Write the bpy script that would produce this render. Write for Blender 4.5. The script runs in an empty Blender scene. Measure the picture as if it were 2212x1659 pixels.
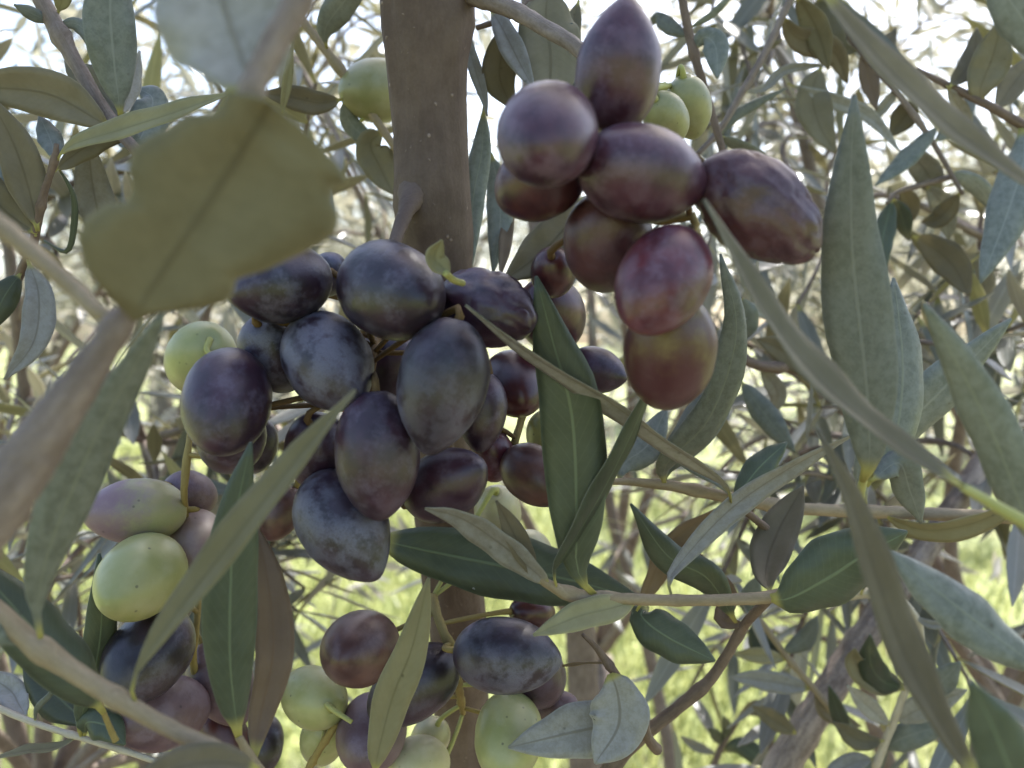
import bpy, math, random
import numpy as np
from mathutils import Vector, Matrix, noise
R_ = math.radians
random.seed(7); rng = np.random.default_rng(7)
scene = bpy.context.scene

# ---------------------------------------------------------------- camera, sky, sun, exposure
PITCH = R_(3.0); FPX = 1916.0; CX, CY = 1106.0, 829.5          # pixel frame 2212 x 1659, 60 degree lens
CAM = Vector((0, 0, 1.35))
FWD = Vector((0, math.cos(PITCH), -math.sin(PITCH)))
UPV = Vector((0, math.sin(PITCH), math.cos(PITCH)))
RGT = Vector((1, 0, 0))
cd = bpy.data.cameras.new('camera'); cam = bpy.data.objects.new('camera', cd)
scene.collection.objects.link(cam); scene.camera = cam
cam.location = CAM; cam.rotation_euler = (math.pi / 2 - PITCH, 0, 0)
cd.sensor_width = 36; cd.angle = 2 * math.atan(CX / FPX)
cd.clip_start = 0.01; cd.clip_end = 500
cd.dof.use_dof = True; cd.dof.focus_distance = 0.285; cd.dof.aperture_fstop = 12.0; cd.dof.aperture_blades = 0

SUN_EL, SUN_AZ = R_(56), R_(28)                                 # azimuth from +Y towards +X
world = bpy.data.worlds.new('World'); scene.world = world; world.use_nodes = True
wt = world.node_tree; wt.nodes.clear()
sky = wt.nodes.new('ShaderNodeTexSky'); sky.sky_type = 'NISHITA'; sky.sun_disc = False
sky.sun_elevation = SUN_EL; sky.sun_rotation = SUN_AZ
sky.air_density = 1.0; sky.dust_density = 3.0; sky.ozone_density = 1.0
bg = wt.nodes.new('ShaderNodeBackground'); bg.inputs['Strength'].default_value = 0.15
wo = wt.nodes.new('ShaderNodeOutputWorld')
wt.links.new(sky.outputs[0], bg.inputs[0]); wt.links.new(bg.outputs[0], wo.inputs[0])
sd = bpy.data.lights.new('sun', 'SUN'); sd.energy = 5.0; sd.angle = R_(0.6); sd.color = (1.0, 0.965, 0.92)
sun = bpy.data.objects.new('sun', sd); scene.collection.objects.link(sun)
sdir = Vector((math.sin(SUN_AZ) * math.cos(SUN_EL), math.cos(SUN_AZ) * math.cos(SUN_EL), math.sin(SUN_EL)))
sun.rotation_euler = sdir.to_track_quat('Z', 'Y').to_euler(); sun.location = sdir * 20
scene.view_settings.view_transform = 'Standard'; scene.view_settings.look = 'None'
scene.view_settings.gamma = 1.0; scene.view_settings.exposure = 1.5
scene.cycles.max_bounces = 6; scene.cycles.transparent_max_bounces = 8
scene.cycles.use_denoising = True

def P(x, y, d):
    return CAM + (FWD + RGT * ((x - CX) / FPX) - UPV * ((y - CY) / FPX)) * d

# ---------------------------------------------------------------- node helpers
class NT:
    def __init__(s, name):
        s.m = bpy.data.materials.new(name); s.m.use_nodes = True
        s.t = s.m.node_tree; s.t.nodes.clear()
        s.out = s.t.nodes.new('ShaderNodeOutputMaterial')
    def n(s, typ, **kw):
        nd = s.t.nodes.new(typ)
        for k, v in kw.items():
            if k in nd.inputs.keys():
                if hasattr(v, 'is_linked') or hasattr(v, 'links'): s.t.links.new(v, nd.inputs[k])
                else: nd.inputs[k].default_value = v
            else: setattr(nd, k, v)
        return nd
    def link(s, a, b): s.t.links.new(a, b)
    def math(s, op, a, b=0.0, c=0.0, clamp=False):
        nd = s.t.nodes.new('ShaderNodeMath'); nd.operation = op; nd.use_clamp = clamp
        for i, v in enumerate((a, b, c)):
            if hasattr(v, 'links'): s.t.links.new(v, nd.inputs[i])
            else: nd.inputs[i].default_value = v
        return nd.outputs[0]
    def mix(s, f, a, b):
        nd = s.t.nodes.new('ShaderNodeMix'); nd.data_type = 'RGBA'
        for i, v in ((0, f), (6, a), (7, b)):
            if hasattr(v, 'links'): s.t.links.new(v, nd.inputs[i])
            else: nd.inputs[i].default_value = (*v, 1) if isinstance(v, tuple) and len(v) == 3 else v
        return nd.outputs[2]
    def ramp(s, f, lo, hi, a=0.0, b=1.0):
        nd = s.t.nodes.new('ShaderNodeMapRange'); nd.clamp = True
        nd.interpolation_type = 'SMOOTHSTEP'
        s.t.links.new(f, nd.inputs[0])
        for i, v in ((1, lo), (2, hi), (3, a), (4, b)): nd.inputs[i].default_value = v
        return nd.outputs[0]
    def noise(s, vec, scale, detail=3.0, rough=0.55):
        nd = s.t.nodes.new('ShaderNodeTexNoise')
        s.t.links.new(vec, nd.inputs['Vector'])
        nd.inputs['Scale'].default_value = scale; nd.inputs['Detail'].default_value = detail
        nd.inputs['Roughness'].default_value = rough
        return nd.outputs[0]

def offset_coords(t, coord):
    oi = t.n('ShaderNodeObjectInfo')
    cmb = t.n('ShaderNodeCombineXYZ')
    r = oi.outputs['Random']
    t.link(t.math('MULTIPLY', r, 37.0), cmb.inputs[0]); t.link(t.math('MULTIPLY', r, 91.0), cmb.inputs[1])
    va = t.n('ShaderNodeVectorMath', operation='ADD')
    t.link(coord, va.inputs[0]); t.link(cmb.outputs[0], va.inputs[1])
    return va.outputs[0], r

# ---------------------------------------------------------------- olive skins
def olive_mat(name, skin, skin2, bloom, amount, rough=0.3, gradient=None, speckle=0.5, bump=0.15, grad_mix=(-0.6, 0.7)):
    """skin/skin2 mottled, powdery bloom over it; gradient = colour taking over towards the tip end"""
    t = NT(name)
    tc = t.n('ShaderNodeTexCoord'); obj = tc.outputs['Object']
    v, r = offset_coords(t, obj)
    n1 = t.noise(v, 1.1, 3.0); n2 = t.noise(v, 1.75, 6.0, 0.62); n3 = t.noise(v, 9.0, 4.0, 0.7); n4 = t.noise(v, 30.0, 2.0)
    col = t.mix(t.ramp(n1, 0.35, 0.65), skin, skin2)
    if gradient:
        sep = t.n('ShaderNodeSeparateXYZ'); t.link(obj, sep.inputs[0])
        g = t.math('ADD', sep.outputs[2], t.math('MULTIPLY', t.math('SUBTRACT', n2, 0.5), 2.4))
        col = t.mix(t.ramp(g, grad_mix[0], grad_mix[1]), col, gradient)
    # fine pale specks
    vo = t.n('ShaderNodeTexVoronoi', feature='F1'); t.link(v, vo.inputs['Vector']); vo.inputs['Scale'].default_value = 9.0
    sp = t.math('MULTIPLY', t.ramp(vo.outputs['Distance'], 0.03, 0.11, 1.0, 0.0), speckle)
    col = t.mix(t.math('MULTIPLY', sp, 0.35), col, tuple(min(1, c * 1.7 + 0.03) for c in skin2))
    # scattered dark pits
    vd = t.n('ShaderNodeTexVoronoi', feature='F1'); t.link(v, vd.inputs['Vector']); vd.inputs['Scale'].default_value = 2.3
    pit = t.math('MULTIPLY', t.ramp(vd.outputs['Distance'], 0.05, 0.12, 1.0, 0.0), 0.6 * speckle)
    col = t.mix(pit, col, (0.02, 0.014, 0.012))
    # bloom mask: broad patches with a broken, rubbed edge
    m = t.math('ADD', t.math('MULTIPLY', n2, 0.8), t.math('MULTIPLY', n3, 0.2))
    m = t.ramp(m, 0.525 - 0.135 * amount, 0.685 - 0.13 * amount)
    sx = t.n('ShaderNodeSeparateXYZ'); t.link(obj, sx.inputs[0])
    rub = t.math('ADD', t.math('MULTIPLY', sx.outputs[0], 0.55), t.math('MULTIPLY', t.math('SUBTRACT', t.noise(v, 0.8, 2.0), 0.5), 2.6))
    m = t.math('MULTIPLY', m, t.ramp(rub, -0.75, 0.45, 0.25, 1.0))
    m = t.math('MULTIPLY', m, t.ramp(n4, 0.2, 0.6, 0.6, 1.0))
    m = t.math('MULTIPLY', m, min(1.0, 0.24 + 0.44 * amount))
    col = t.mix(m, col, bloom)
    b = t.n('ShaderNodeBsdfPrincipled')
    t.link(col, b.inputs['Base Color'])
    rr = t.math('ADD', t.math('MULTIPLY', m, 0.22), t.math('ADD', rough, t.math('MULTIPLY', n3, 0.10)))
    t.link(rr, b.inputs['Roughness'])
    b.inputs['Specular IOR Level'].default_value = 0.58
    b.inputs['Subsurface Weight'].default_value = 0.08; b.inputs['Subsurface Radius'].default_value = (0.12, 0.06, 0.04)
    b.inputs['Subsurface Scale'].default_value = 0.02
    bp = t.n('ShaderNodeBump'); bp.inputs['Strength'].default_value = bump; bp.inputs['Distance'].default_value = 0.0006
    t.link(t.math('ADD', t.math('MULTIPLY', n3, 0.7), t.math('MULTIPLY', n4, 0.3)), bp.inputs['Height'])
    t.link(bp.outputs[0], b.inputs['Normal'])
    t.link(b.outputs[0], t.out.inputs[0])
    return t.m

BLUE = (0.128, 0.124, 0.176); LILAC = (0.172, 0.118, 0.168)
OM = {
 'black':  olive_mat('olive_black_skin', (0.012, 0.008, 0.013), (0.028, 0.014, 0.026), BLUE, 0.5, 0.28, bump=0.25),
 'bloom':  olive_mat('olive_bloomed_skin', (0.013, 0.009, 0.015), (0.030, 0.017, 0.031), (0.148, 0.148, 0.208), 0.95, 0.32, bump=0.25),
 'violet': olive_mat('olive_violet_skin', (0.022, 0.010, 0.019), (0.046, 0.018, 0.033), (0.122, 0.100, 0.150), 0.6, 0.30, bump=0.22),
 'purple': olive_mat('olive_purple_skin', (0.036, 0.012, 0.023), (0.066, 0.021, 0.034), LILAC, 0.7, 0.28),
 'wine':   olive_mat('olive_wine_skin', (0.058, 0.014, 0.022), (0.115, 0.028, 0.038), LILAC, 0.5, 0.25),
 'maroon': olive_mat('olive_maroon_skin', (0.035, 0.009, 0.013), (0.065, 0.017, 0.017), (0.11, 0.07, 0.085), 0.15, 0.26),
 'plum':   olive_mat('olive_plum_brown_skin', (0.044, 0.015, 0.021), (0.078, 0.029, 0.033), (0.14, 0.098, 0.125), 0.5, 0.29, bump=0.3),
 'brown':  olive_mat('olive_brown_skin', (0.060, 0.025, 0.023), (0.110, 0.052, 0.040), (0.16, 0.105, 0.11), 0.4, 0.32),
 'redgreen': olive_mat('olive_half_ripe_skin', (0.17, 0.125, 0.050), (0.21, 0.165, 0.07), (0.15, 0.10, 0.10), 0.1, 0.3, gradient=(0.065, 0.018, 0.020), grad_mix=(-1.9, -0.2)),
 'pinkgreen': olive_mat('olive_blushing_skin', (0.25, 0.25, 0.12), (0.30, 0.265, 0.15), (0.28, 0.22, 0.24), 0.3, 0.36, gradient=(0.185, 0.118, 0.138), speckle=0.9),
 'mauve':  olive_mat('olive_mauve_skin', (0.088, 0.050, 0.062), (0.135, 0.082, 0.094), (0.185, 0.142, 0.185), 0.6, 0.4, speckle=0.9),
 'pink':   olive_mat('olive_pink_skin', (0.21, 0.14, 0.12), (0.28, 0.21, 0.16), (0.29, 0.22, 0.225), 0.4, 0.38, speckle=0.9),
 'lime':   olive_mat('olive_backlit_green_skin', (0.195, 0.196, 0.080), (0.245, 0.238, 0.108), (0.30, 0.31, 0.2), 0.3, 0.33, speckle=0.7, bump=0.08),
 'green':  olive_mat('olive_green_skin', (0.275, 0.285, 0.110), (0.340, 0.335, 0.150), (0.40, 0.38, 0.24), 0.35, 0.31, speckle=1.0, bump=0.08),
 'cream':  olive_mat('olive_cream_skin', (0.38, 0.36, 0.20), (0.44, 0.41, 0.26), (0.43, 0.34, 0.31), 0.4, 0.36, bump=0.08),
 'blush':  olive_mat('olive_green_blush_skin', (0.255, 0.270, 0.105), (0.31, 0.31, 0.135), (0.33, 0.32, 0.2), 0.2, 0.34, gradient=(0.19, 0.12, 0.085), grad_mix=(-0.3, 1.4)),
}

# ---------------------------------------------------------------- leaves, bark, stems, ground materials
def leaf_mat(name, c1, c2, rib, rough, trans, trans_col, spec=0.4, scurf=None, scurf_amt=0.0, pet=(0.36, 0.33, 0.10)):
    t = NT(name)
    uv = t.n('ShaderNodeUVMap'); uv.uv_map = 'UVMap'
    sep = t.n('ShaderNodeSeparateXYZ'); t.link(uv.outputs[0], sep.inputs[0])
    u, vv = sep.outputs[0], sep.outputs[1]
    tc = t.n('ShaderNodeTexCoord')
    v, r = offset_coords(t, tc.outputs['Object'])
    n1 = t.noise(v, 70.0, 4.0, 0.6); n2 = t.noise(v, 420.0, 3.0, 0.6); n3 = t.noise(v, 1500.0, 2.0)
    col = t.mix(t.ramp(t.math('ADD', t.math('MULTIPLY', n1, 0.65), t.math('MULTIPLY', n2, 0.35)), 0.32, 0.68), c1, c2)
    if scurf:
        col = t.mix(t.math('MULTIPLY', t.ramp(t.math('ADD', t.math('MULTIPLY', n2, 0.6), t.math('MULTIPLY', n3, 0.4)), 0.38, 0.62), scurf_amt), col, scurf)
    au = t.math('ABSOLUTE', t.math('SUBTRACT', u, 0.5))
    rb = t.ramp(au, 0.012, 0.035, 1.0, 0.0)
    # side veins, faint, sloping towards the tip
    sv = t.math('SINE', t.math('MULTIPLY', t.math('SUBTRACT', vv, t.math('MULTIPLY', au, 0.30)), 120.0))
    sv = t.math('MULTIPLY', t.ramp(sv, 0.80, 1.0), 0.16)
    col = t.mix(t.math('MAXIMUM', t.math('MULTIPLY', rb, 0.75), sv), col, rib)
    col = t.mix(t.ramp(au, 0.455, 0.50, 0.0, 0.45), col, tuple(min(1, c * 1.5 + 0.05) for c in c2))
    # dark flecks
    vo = t.n('ShaderNodeTexVoronoi', feature='F1'); t.link(v, vo.inputs['Vector']); vo.inputs['Scale'].default_value = 120.0
    col = t.mix(t.ramp(vo.outputs['Distance'], 0.03, 0.09, 0.55, 0.0), col, (0.03, 0.025, 0.015))
    hs = t.n('ShaderNodeHueSaturation'); t.link(col, hs.inputs['Color'])
    t.link(t.ramp(r, 0.0, 1.0, 0.76, 1.24), hs.inputs['Value'])
    t.link(t.math('ADD', 0.487, t.math('MULTIPLY', t.math('FRACT', t.math('MULTIPLY', r, 7.3)), 0.026)), hs.inputs['Hue'])
    col = t.mix(t.ramp(vv, 0.04, 0.10, 1.0, 0.0), hs.outputs[0], pet)
    b = t.n('ShaderNodeBsdfPrincipled'); t.link(col, b.inputs['Base Color'])
    t.link(t.math('ADD', rough - 0.06, t.math('MULTIPLY', n2, 0.14)), b.inputs['Roughness'])
    b.inputs['Specular IOR Level'].default_value = spec
    bp = t.n('ShaderNodeBump'); bp.inputs['Strength'].default_value = 0.35; bp.inputs['Distance'].default_value = 0.0004
    t.link(t.math('ADD', t.math('ADD', t.math('MULTIPLY', n2, 0.5), t.math('MULTIPLY', n1, 0.8)), t.math('MULTIPLY', rb, 0.5)), bp.inputs['Height'])
    t.link(bp.outputs[0], b.inputs['Normal'])
    tr = t.n('ShaderNodeBsdfTranslucent'); tr.inputs['Color'].default_value = (*trans_col, 1)
    mx = t.n('ShaderNodeMixShader'); mx.inputs[0].default_value = trans
    t.link(b.outputs[0], mx.inputs[1]); t.link(tr.outputs[0], mx.inputs[2]); t.link(mx.outputs[0], t.out.inputs[0])
    return t.m

TC = (0.50, 0.48, 0.32)
LM = {
 'D': leaf_mat('leaf_dark_green_face', (0.034, 0.050, 0.032), (0.060, 0.080, 0.054), (0.13, 0.17, 0.10), 0.40, 0.20, TC),
 'G': leaf_mat('leaf_grey_green_face', (0.090, 0.106, 0.086), (0.145, 0.160, 0.134), (0.20, 0.22, 0.16), 0.46, 0.22, TC, scurf=(0.22, 0.24, 0.21), scurf_amt=0.5),
 'B': leaf_mat('leaf_blue_grey_face', (0.098, 0.118, 0.108), (0.158, 0.178, 0.164), (0.24, 0.26, 0.24), 0.5, 0.22, TC, scurf=(0.23, 0.25, 0.235), scurf_amt=0.5),
 'U': leaf_mat('leaf_olive_underside', (0.135, 0.118, 0.074), (0.180, 0.158, 0.104), (0.10, 0.085, 0.05), 0.62, 0.22, (0.62, 0.52, 0.30), 0.3),
 'Y': leaf_mat('leaf_yellow_green_underside', (0.205, 0.188, 0.098), (0.26, 0.240, 0.135), (0.16, 0.15, 0.075), 0.58, 0.22, (0.66, 0.60, 0.32), 0.3),
 'P': leaf_mat('leaf_pale_grey_underside', (0.225, 0.215, 0.190), (0.30, 0.29, 0.26), (0.17, 0.15, 0.115), 0.55, 0.26, (0.66, 0.64, 0.42), 0.4, scurf=(0.38, 0.37, 0.355), scurf_amt=0.5),
 'T': leaf_mat('leaf_torn_olive_underside', (0.102, 0.089, 0.053), (0.134, 0.117, 0.072), (0.078, 0.067, 0.040), 0.62, 0.10, (0.50, 0.44, 0.28), 0.3, pet=(0.12, 0.10, 0.05)),
 'R': leaf_mat('leaf_brown_underside', (0.175, 0.125, 0.085), (0.23, 0.17, 0.12), (0.20, 0.13, 0.08), 0.6, 0.3, (0.7, 0.5, 0.25), 0.3),
}
BACK = {'D': 'P', 'G': 'P', 'B': 'P', 'U': 'G', 'T': 'G', 'Y': 'G', 'P': 'D', 'R': 'D'}

def bark_mat(name, c1, c2, streak=0.5, dots=0.0, rough=0.75, bump=0.5, s=1.0):
    t = NT(name)
    uv = t.n('ShaderNodeUVMap'); uv.uv_map = 'UVMap'
    mp = t.n('ShaderNodeMapping'); t.link(uv.outputs[0], mp.inputs[0]); mp.inputs['Scale'].default_value = (1, 0.22, 1)
    tc = t.n('ShaderNodeTexCoord')
    n1 = t.noise(mp.outputs[0], 420.0 * s, 5.0, 0.65); n2 = t.noise(tc.outputs['Object'], 60.0 * s, 4.0); n3 = t.noise(tc.outputs['Object'], 900.0 * s, 3.0)
    f = t.math('ADD', t.math('MULTIPLY', n1, streak), t.math('ADD', t.math('MULTIPLY', n2, 0.85 - streak), t.math('MULTIPLY', n3, 0.15)))
    col = t.mix(t.ramp(f, 0.36, 0.64), c1, c2)
    h = t.math('ADD', t.math('MULTIPLY', n1, 0.8), t.math('MULTIPLY', n3, 0.25))
    if dots:
        vo = t.n('ShaderNodeTexVoronoi', feature='F1'); vo.inputs['Scale'].default_value = 330.0 * s
        mp2 = t.n('ShaderNodeMapping'); t.link(uv.outputs[0], mp2.inputs[0]); mp2.inputs['Scale'].default_value = (1, 0.8, 1)
        t.link(mp2.outputs[0], vo.inputs['Vector'])
        keep = t.ramp(t.noise(uv.outputs[0], 190.0 * s, 1.0), 0.56, 0.64)
        dt = t.math('MULTIPLY', t.math('MULTIPLY', t.ramp(vo.outputs['Distance'], 0.10, 0.26, 1.0, 0.0), keep), dots)
        col = t.mix(dt, col, tuple(min(1, c * 1.6 + 0.04) for c in c2))
        h = t.math('ADD', h, t.math('MULTIPLY', dt, 1.2))
    b = t.n('ShaderNodeBsdfPrincipled'); t.link(col, b.inputs['Base Color'])
    b.inputs['Roughness'].default_value = rough; b.inputs['Specular IOR Level'].default_value = 0.3
    bp = t.n('ShaderNodeBump'); bp.inputs['Strength'].default_value = bump; bp.inputs['Distance'].default_value = 0.0012
    t.link(h, bp.inputs['Height']); t.link(bp.outputs[0], b.inputs['Normal'])
    t.link(b.outputs[0], t.out.inputs[0])
    return t.m
BM = {
 'trunk': bark_mat('trunk_bark', (0.088, 0.060, 0.046), (0.136, 0.098, 0.076), streak=0.22, dots=1.0, bump=0.4),
 'grey': bark_mat('grey_twig_bark', (0.135, 0.104, 0.086), (0.25, 0.202, 0.172)),
 'furrow': bark_mat('furrowed_bark', (0.13, 0.095, 0.08), (0.38, 0.31, 0.275), bump=0.9, s=0.6),
 'brown': bark_mat('brown_twig_bark', (0.105, 0.074, 0.056), (0.19, 0.138, 0.104)),
 'tan': bark_mat('tan_twig_bark', (0.205, 0.160, 0.098), (0.30, 0.238, 0.155), bump=0.25),
 'pale': bark_mat('pale_twig_bark', (0.36, 0.31, 0.225), (0.47, 0.42, 0.33), bump=0.25),
 'stalk': bark_mat('yellow_stalk_skin', (0.20, 0.145, 0.050), (0.28, 0.22, 0.08), bump=0.2),
 'amber': bark_mat('amber_stalk_skin', (0.085, 0.050, 0.022), (0.155, 0.098, 0.040), bump=0.3),
 'greenstalk': bark_mat('green_stalk_skin', (0.30, 0.31, 0.10), (0.38, 0.37, 0.15), bump=0.15),
 'red': bark_mat('red_stalk_skin', (0.22, 0.09, 0.06), (0.30, 0.14, 0.09), bump=0.2),
 'far': bark_mat('far_trunk_bark', (0.10, 0.08, 0.065), (0.22, 0.18, 0.15), s=0.1, bump=1.0),
}

# ---------------------------------------------------------------- mesh helpers
def link(o, parent=None):
    scene.collection.objects.link(o)
    if parent is not None:
        o.parent = parent; o.matrix_parent_inverse = parent.matrix_basis.inverted()
    return o
def mesh_obj(name, verts, faces, mats, parent=None, uvs=None, midx=None, smooth=True):
    me = bpy.data.meshes.new(name); me.from_pydata([tuple(v) for v in verts], [], faces)
    for m in (mats if isinstance(mats, (list, tuple)) else [mats]): me.materials.append(m)
    if uvs is not None:
        ul = me.uv_layers.new(name='UVMap')
        li = np.empty(len(me.loops), dtype=np.int32); me.loops.foreach_get('vertex_index', li)
        ul.data.foreach_set('uv', np.asarray(uvs, dtype=np.float32)[li].ravel())
    if midx is not None: me.polygons.foreach_set('material_index', midx)
    if smooth: me.polygons.foreach_set('use_smooth', [True] * len(me.polygons))
    me.update()
    return link(bpy.data.objects.new(name, me), parent)
def empty(name, loc):
    o = bpy.data.objects.new(name, None); o.empty_display_size = 0.02; o.location = loc
    o.matrix_basis = Matrix.Translation(loc)
    return link(o)
def tag(o, label, cat, group=None, kind=None):
    if label: o['label'] = label
    if cat: o['category'] = cat
    if group: o['group'] = group
    if kind: o['kind'] = kind
    return o
def spline(pts, n):
    """Catmull-Rom through 3D points, n samples, evenly by length"""
    pts = [Vector(p) for p in pts]
    if len(pts) == 2: pts = [pts[0], pts[0].lerp(pts[1], 0.5), pts[1]]
    q = [pts[0] * 2 - pts[1]] + pts + [pts[-1] * 2 - pts[-2]]
    raw = []
    for i in range(1, len(q) - 2):
        a, b, c, d = q[i - 1], q[i], q[i + 1], q[i + 2]
        for k in range(12):
            t = k / 12
            raw.append(0.5 * ((2 * b) + (c - a) * t + (2 * a - 5 * b + 4 * c - d) * t * t + (3 * b - a - 3 * c + d) * t ** 3))
    raw.append(pts[-1])
    L = [0.0]
    for i in range(1, len(raw)): L.append(L[-1] + (raw[i] - raw[i - 1]).length)
    out = []; j = 0
    for k in range(n):
        s = L[-1] * k / (n - 1)
        while j < len(L) - 2 and L[j + 1] < s: j += 1
        f = (s - L[j]) / max(1e-9, L[j + 1] - L[j])
        out.append(raw[j].lerp(raw[j + 1], min(1, f)))
    return out, L[-1]
def frames(path):
    T = []
    for i in range(len(path)):
        a = path[max(0, i - 1)]; b = path[min(len(path) - 1, i + 1)]; T.append((b - a).normalized())
    return T
def tube(name, pts, radii, mat, parent=None, n=16, seg=10, rough=0.06, nodes=(), seed=0.0, swell=()):
    path, L = spline(pts, n); T = frames(path)
    verts, uvs, faces = [], [], []
    ref = Vector((0.3, 0.2, 1)).normalized()
    side = None
    for i, (p, t) in enumerate(zip(path, T)):
        if side is None:
            side = t.cross(ref); side = side.normalized() if side.length > 1e-3 else Vector((1, 0, 0))
        side = (side - t * side.dot(t)).normalized(); up = t.cross(side)
        f = i / (n - 1)
        x = f * (len(radii) - 1); k = min(len(radii) - 2, int(x)); r = radii[k] + (radii[k + 1] - radii[k]) * (x - k)
        for (nf, amp, wd) in nodes: r *= 1 + amp * math.exp(-((f - nf) / wd) ** 2)
        for j in range(seg):
            a = 2 * math.pi * j / seg
            q = noise.noise((p * (0.35 / max(r, 1e-4))) + Vector((seed + 3 * math.cos(a), 3 * math.sin(a), 0)))
            rr = r * (1 + rough * q * 2)
            dv = side * math.cos(a) + up * math.sin(a)
            for (sc_, am, sg_) in swell: rr += am * math.exp(-((p + dv * r - sc_).length / sg_) ** 2)
            verts.append(p + dv * rr)
            uvs.append((j / seg * 6.28 * max(r, 1e-4), f * L))
    for i in range(n - 1):
        for j in range(seg):
            faces.append((i * seg + j, i * seg + (j + 1) % seg, (i + 1) * seg + (j + 1) % seg, (i + 1) * seg + j))
    faces.append(tuple(range(seg))[::-1]); faces.append(tuple((n - 1) * seg + j for j in range(seg)))
    return mesh_obj(name, verts, faces, mat, parent, uvs)

def blade(tt, pet=0.07):
    if tt < pet: return 0.10 + 0.06 * (tt / pet) ** 3
    s = (tt - pet) / (1 - pet)
    return max(0.02, 0.16 * (1 - s) ** 8 + math.sin(math.pi * min(1, s) ** 0.86) ** 0.82)
def sheet(name, path, ws, nrm, mats, parent, fold, thick, ncr=7, wav=0.0, seed=0.0):
    """leaf with two skins and a rim. ws = [(left,right)] half widths, nrm(i)->(side,normal)"""
    n = len(path); verts, uvs, faces, mi = [], [], [], []
    for layer in (0, 1):
        for i, p in enumerate(path):
            S, N = nrm[i]; wl, wr = ws[i]
            for c in range(ncr):
                s = -1 + 2 * c / (ncr - 1)
                w = wl if s < 0 else wr
                wob = wav * w * math.sin(i * 1.1 + seed + (2.0 if s < 0 else 0)) * abs(s) ** 2
                hgt = fold * w * (1 - abs(s) ** 1.6 * 1.0) + wob + (-0.10 * w * math.exp(-(s / 0.16) ** 2) if fold else 0)
                th = thick * (0.5 if abs(s) < 0.99 else 0.12) * (1 + 1.2 * math.exp(-(s / 0.15) ** 2) * (1 if layer else 0))
                verts.append(p + S * (w * s) + N * (hgt + (th if layer == 0 else -th)))
                uvs.append((0.5 + 0.5 * s, i / (n - 1)))
    off = n * ncr
    for i in range(n - 1):
        for c in range(ncr - 1):
            a, b, d, e = i * ncr + c, i * ncr + c + 1, (i + 1) * ncr + c + 1, (i + 1) * ncr + c
            faces.append((a, b, d, e)); mi.append(0)
            faces.append((off + e, off + d, off + b, off + a)); mi.append(1)
        for c in (0, ncr - 1):
            a, e = i * ncr + c, (i + 1) * ncr + c
            faces.append((a, e, off + e, off + a) if c == 0 else (e, a, off + a, off + e)); mi.append(1)
    for i in (0, n - 1):
        for c in range(ncr - 1):
            a, b = i * ncr + c, i * ncr + c + 1
            faces.append((b, a, off + a, off + b) if i == 0 else (a, b, off + b, off + a)); mi.append(1)
    return mesh_obj(name, verts, faces, mats, parent, uvs, mi)

def leaf(parent, pts, d, w, code, roll=0.0, fold=0.24, pet=0.07, twist=0.0, wav=0.09, widths=None, label=None, n=20):
    d0, d1 = d if isinstance(d, tuple) else (d, d)
    m = len(pts)
    P3 = [P(x, y, d0 + (d1 - d0) * i / (m - 1)) for i, (x, y) in enumerate(pts)]
    path, L = spline(P3, n); T = frames(path)
    ws, nr = [], []; sd_ = random.random() * 50
    sgn = 1 if code in 'DGB' else -1
    for i, (p, t) in enumerate(zip(path, T)):
        f = i / (n - 1)
        V = (CAM - p); dd = (p - CAM).dot(FWD); V.normalize()
        S = t.cross(V).normalized(); N = S.cross(t).normalized()
        q = Matrix.Rotation(R_(roll + twist * (f - 0.5)), 3, t); S = q @ S; N = q @ N
        nr.append((S, N))
        if widths:
            wl = np.interp(f, widths[0][0], widths[0][1]); wr = np.interp(f, widths[1][0], widths[1][1])
            ws.append((wl * dd / FPX, wr * dd / FPX))
        else:
            h = 0.5 * w * dd / FPX / max(0.35, abs(math.cos(R_(roll)))) * blade(f, pet)
            h = max(h, 0.0004); q1 = noise.noise(Vector((f * 5, sd_, 0))); q2 = noise.noise(Vector((f * 5, sd_, 7)))
            ws.append((h * (1 + 0.13 * q1), h * (1 + 0.13 * q2)))
    # S goes to the right of travel as seen from the camera -> N faces the camera
    o = sheet('leaf', path, ws, nr, [LM[code], LM[BACK[code]]], parent, fold * sgn * (1 if True else 0), 0.00042, wav=wav, seed=random.random() * 6)
    if label: o['label'] = label
    return o

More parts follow.
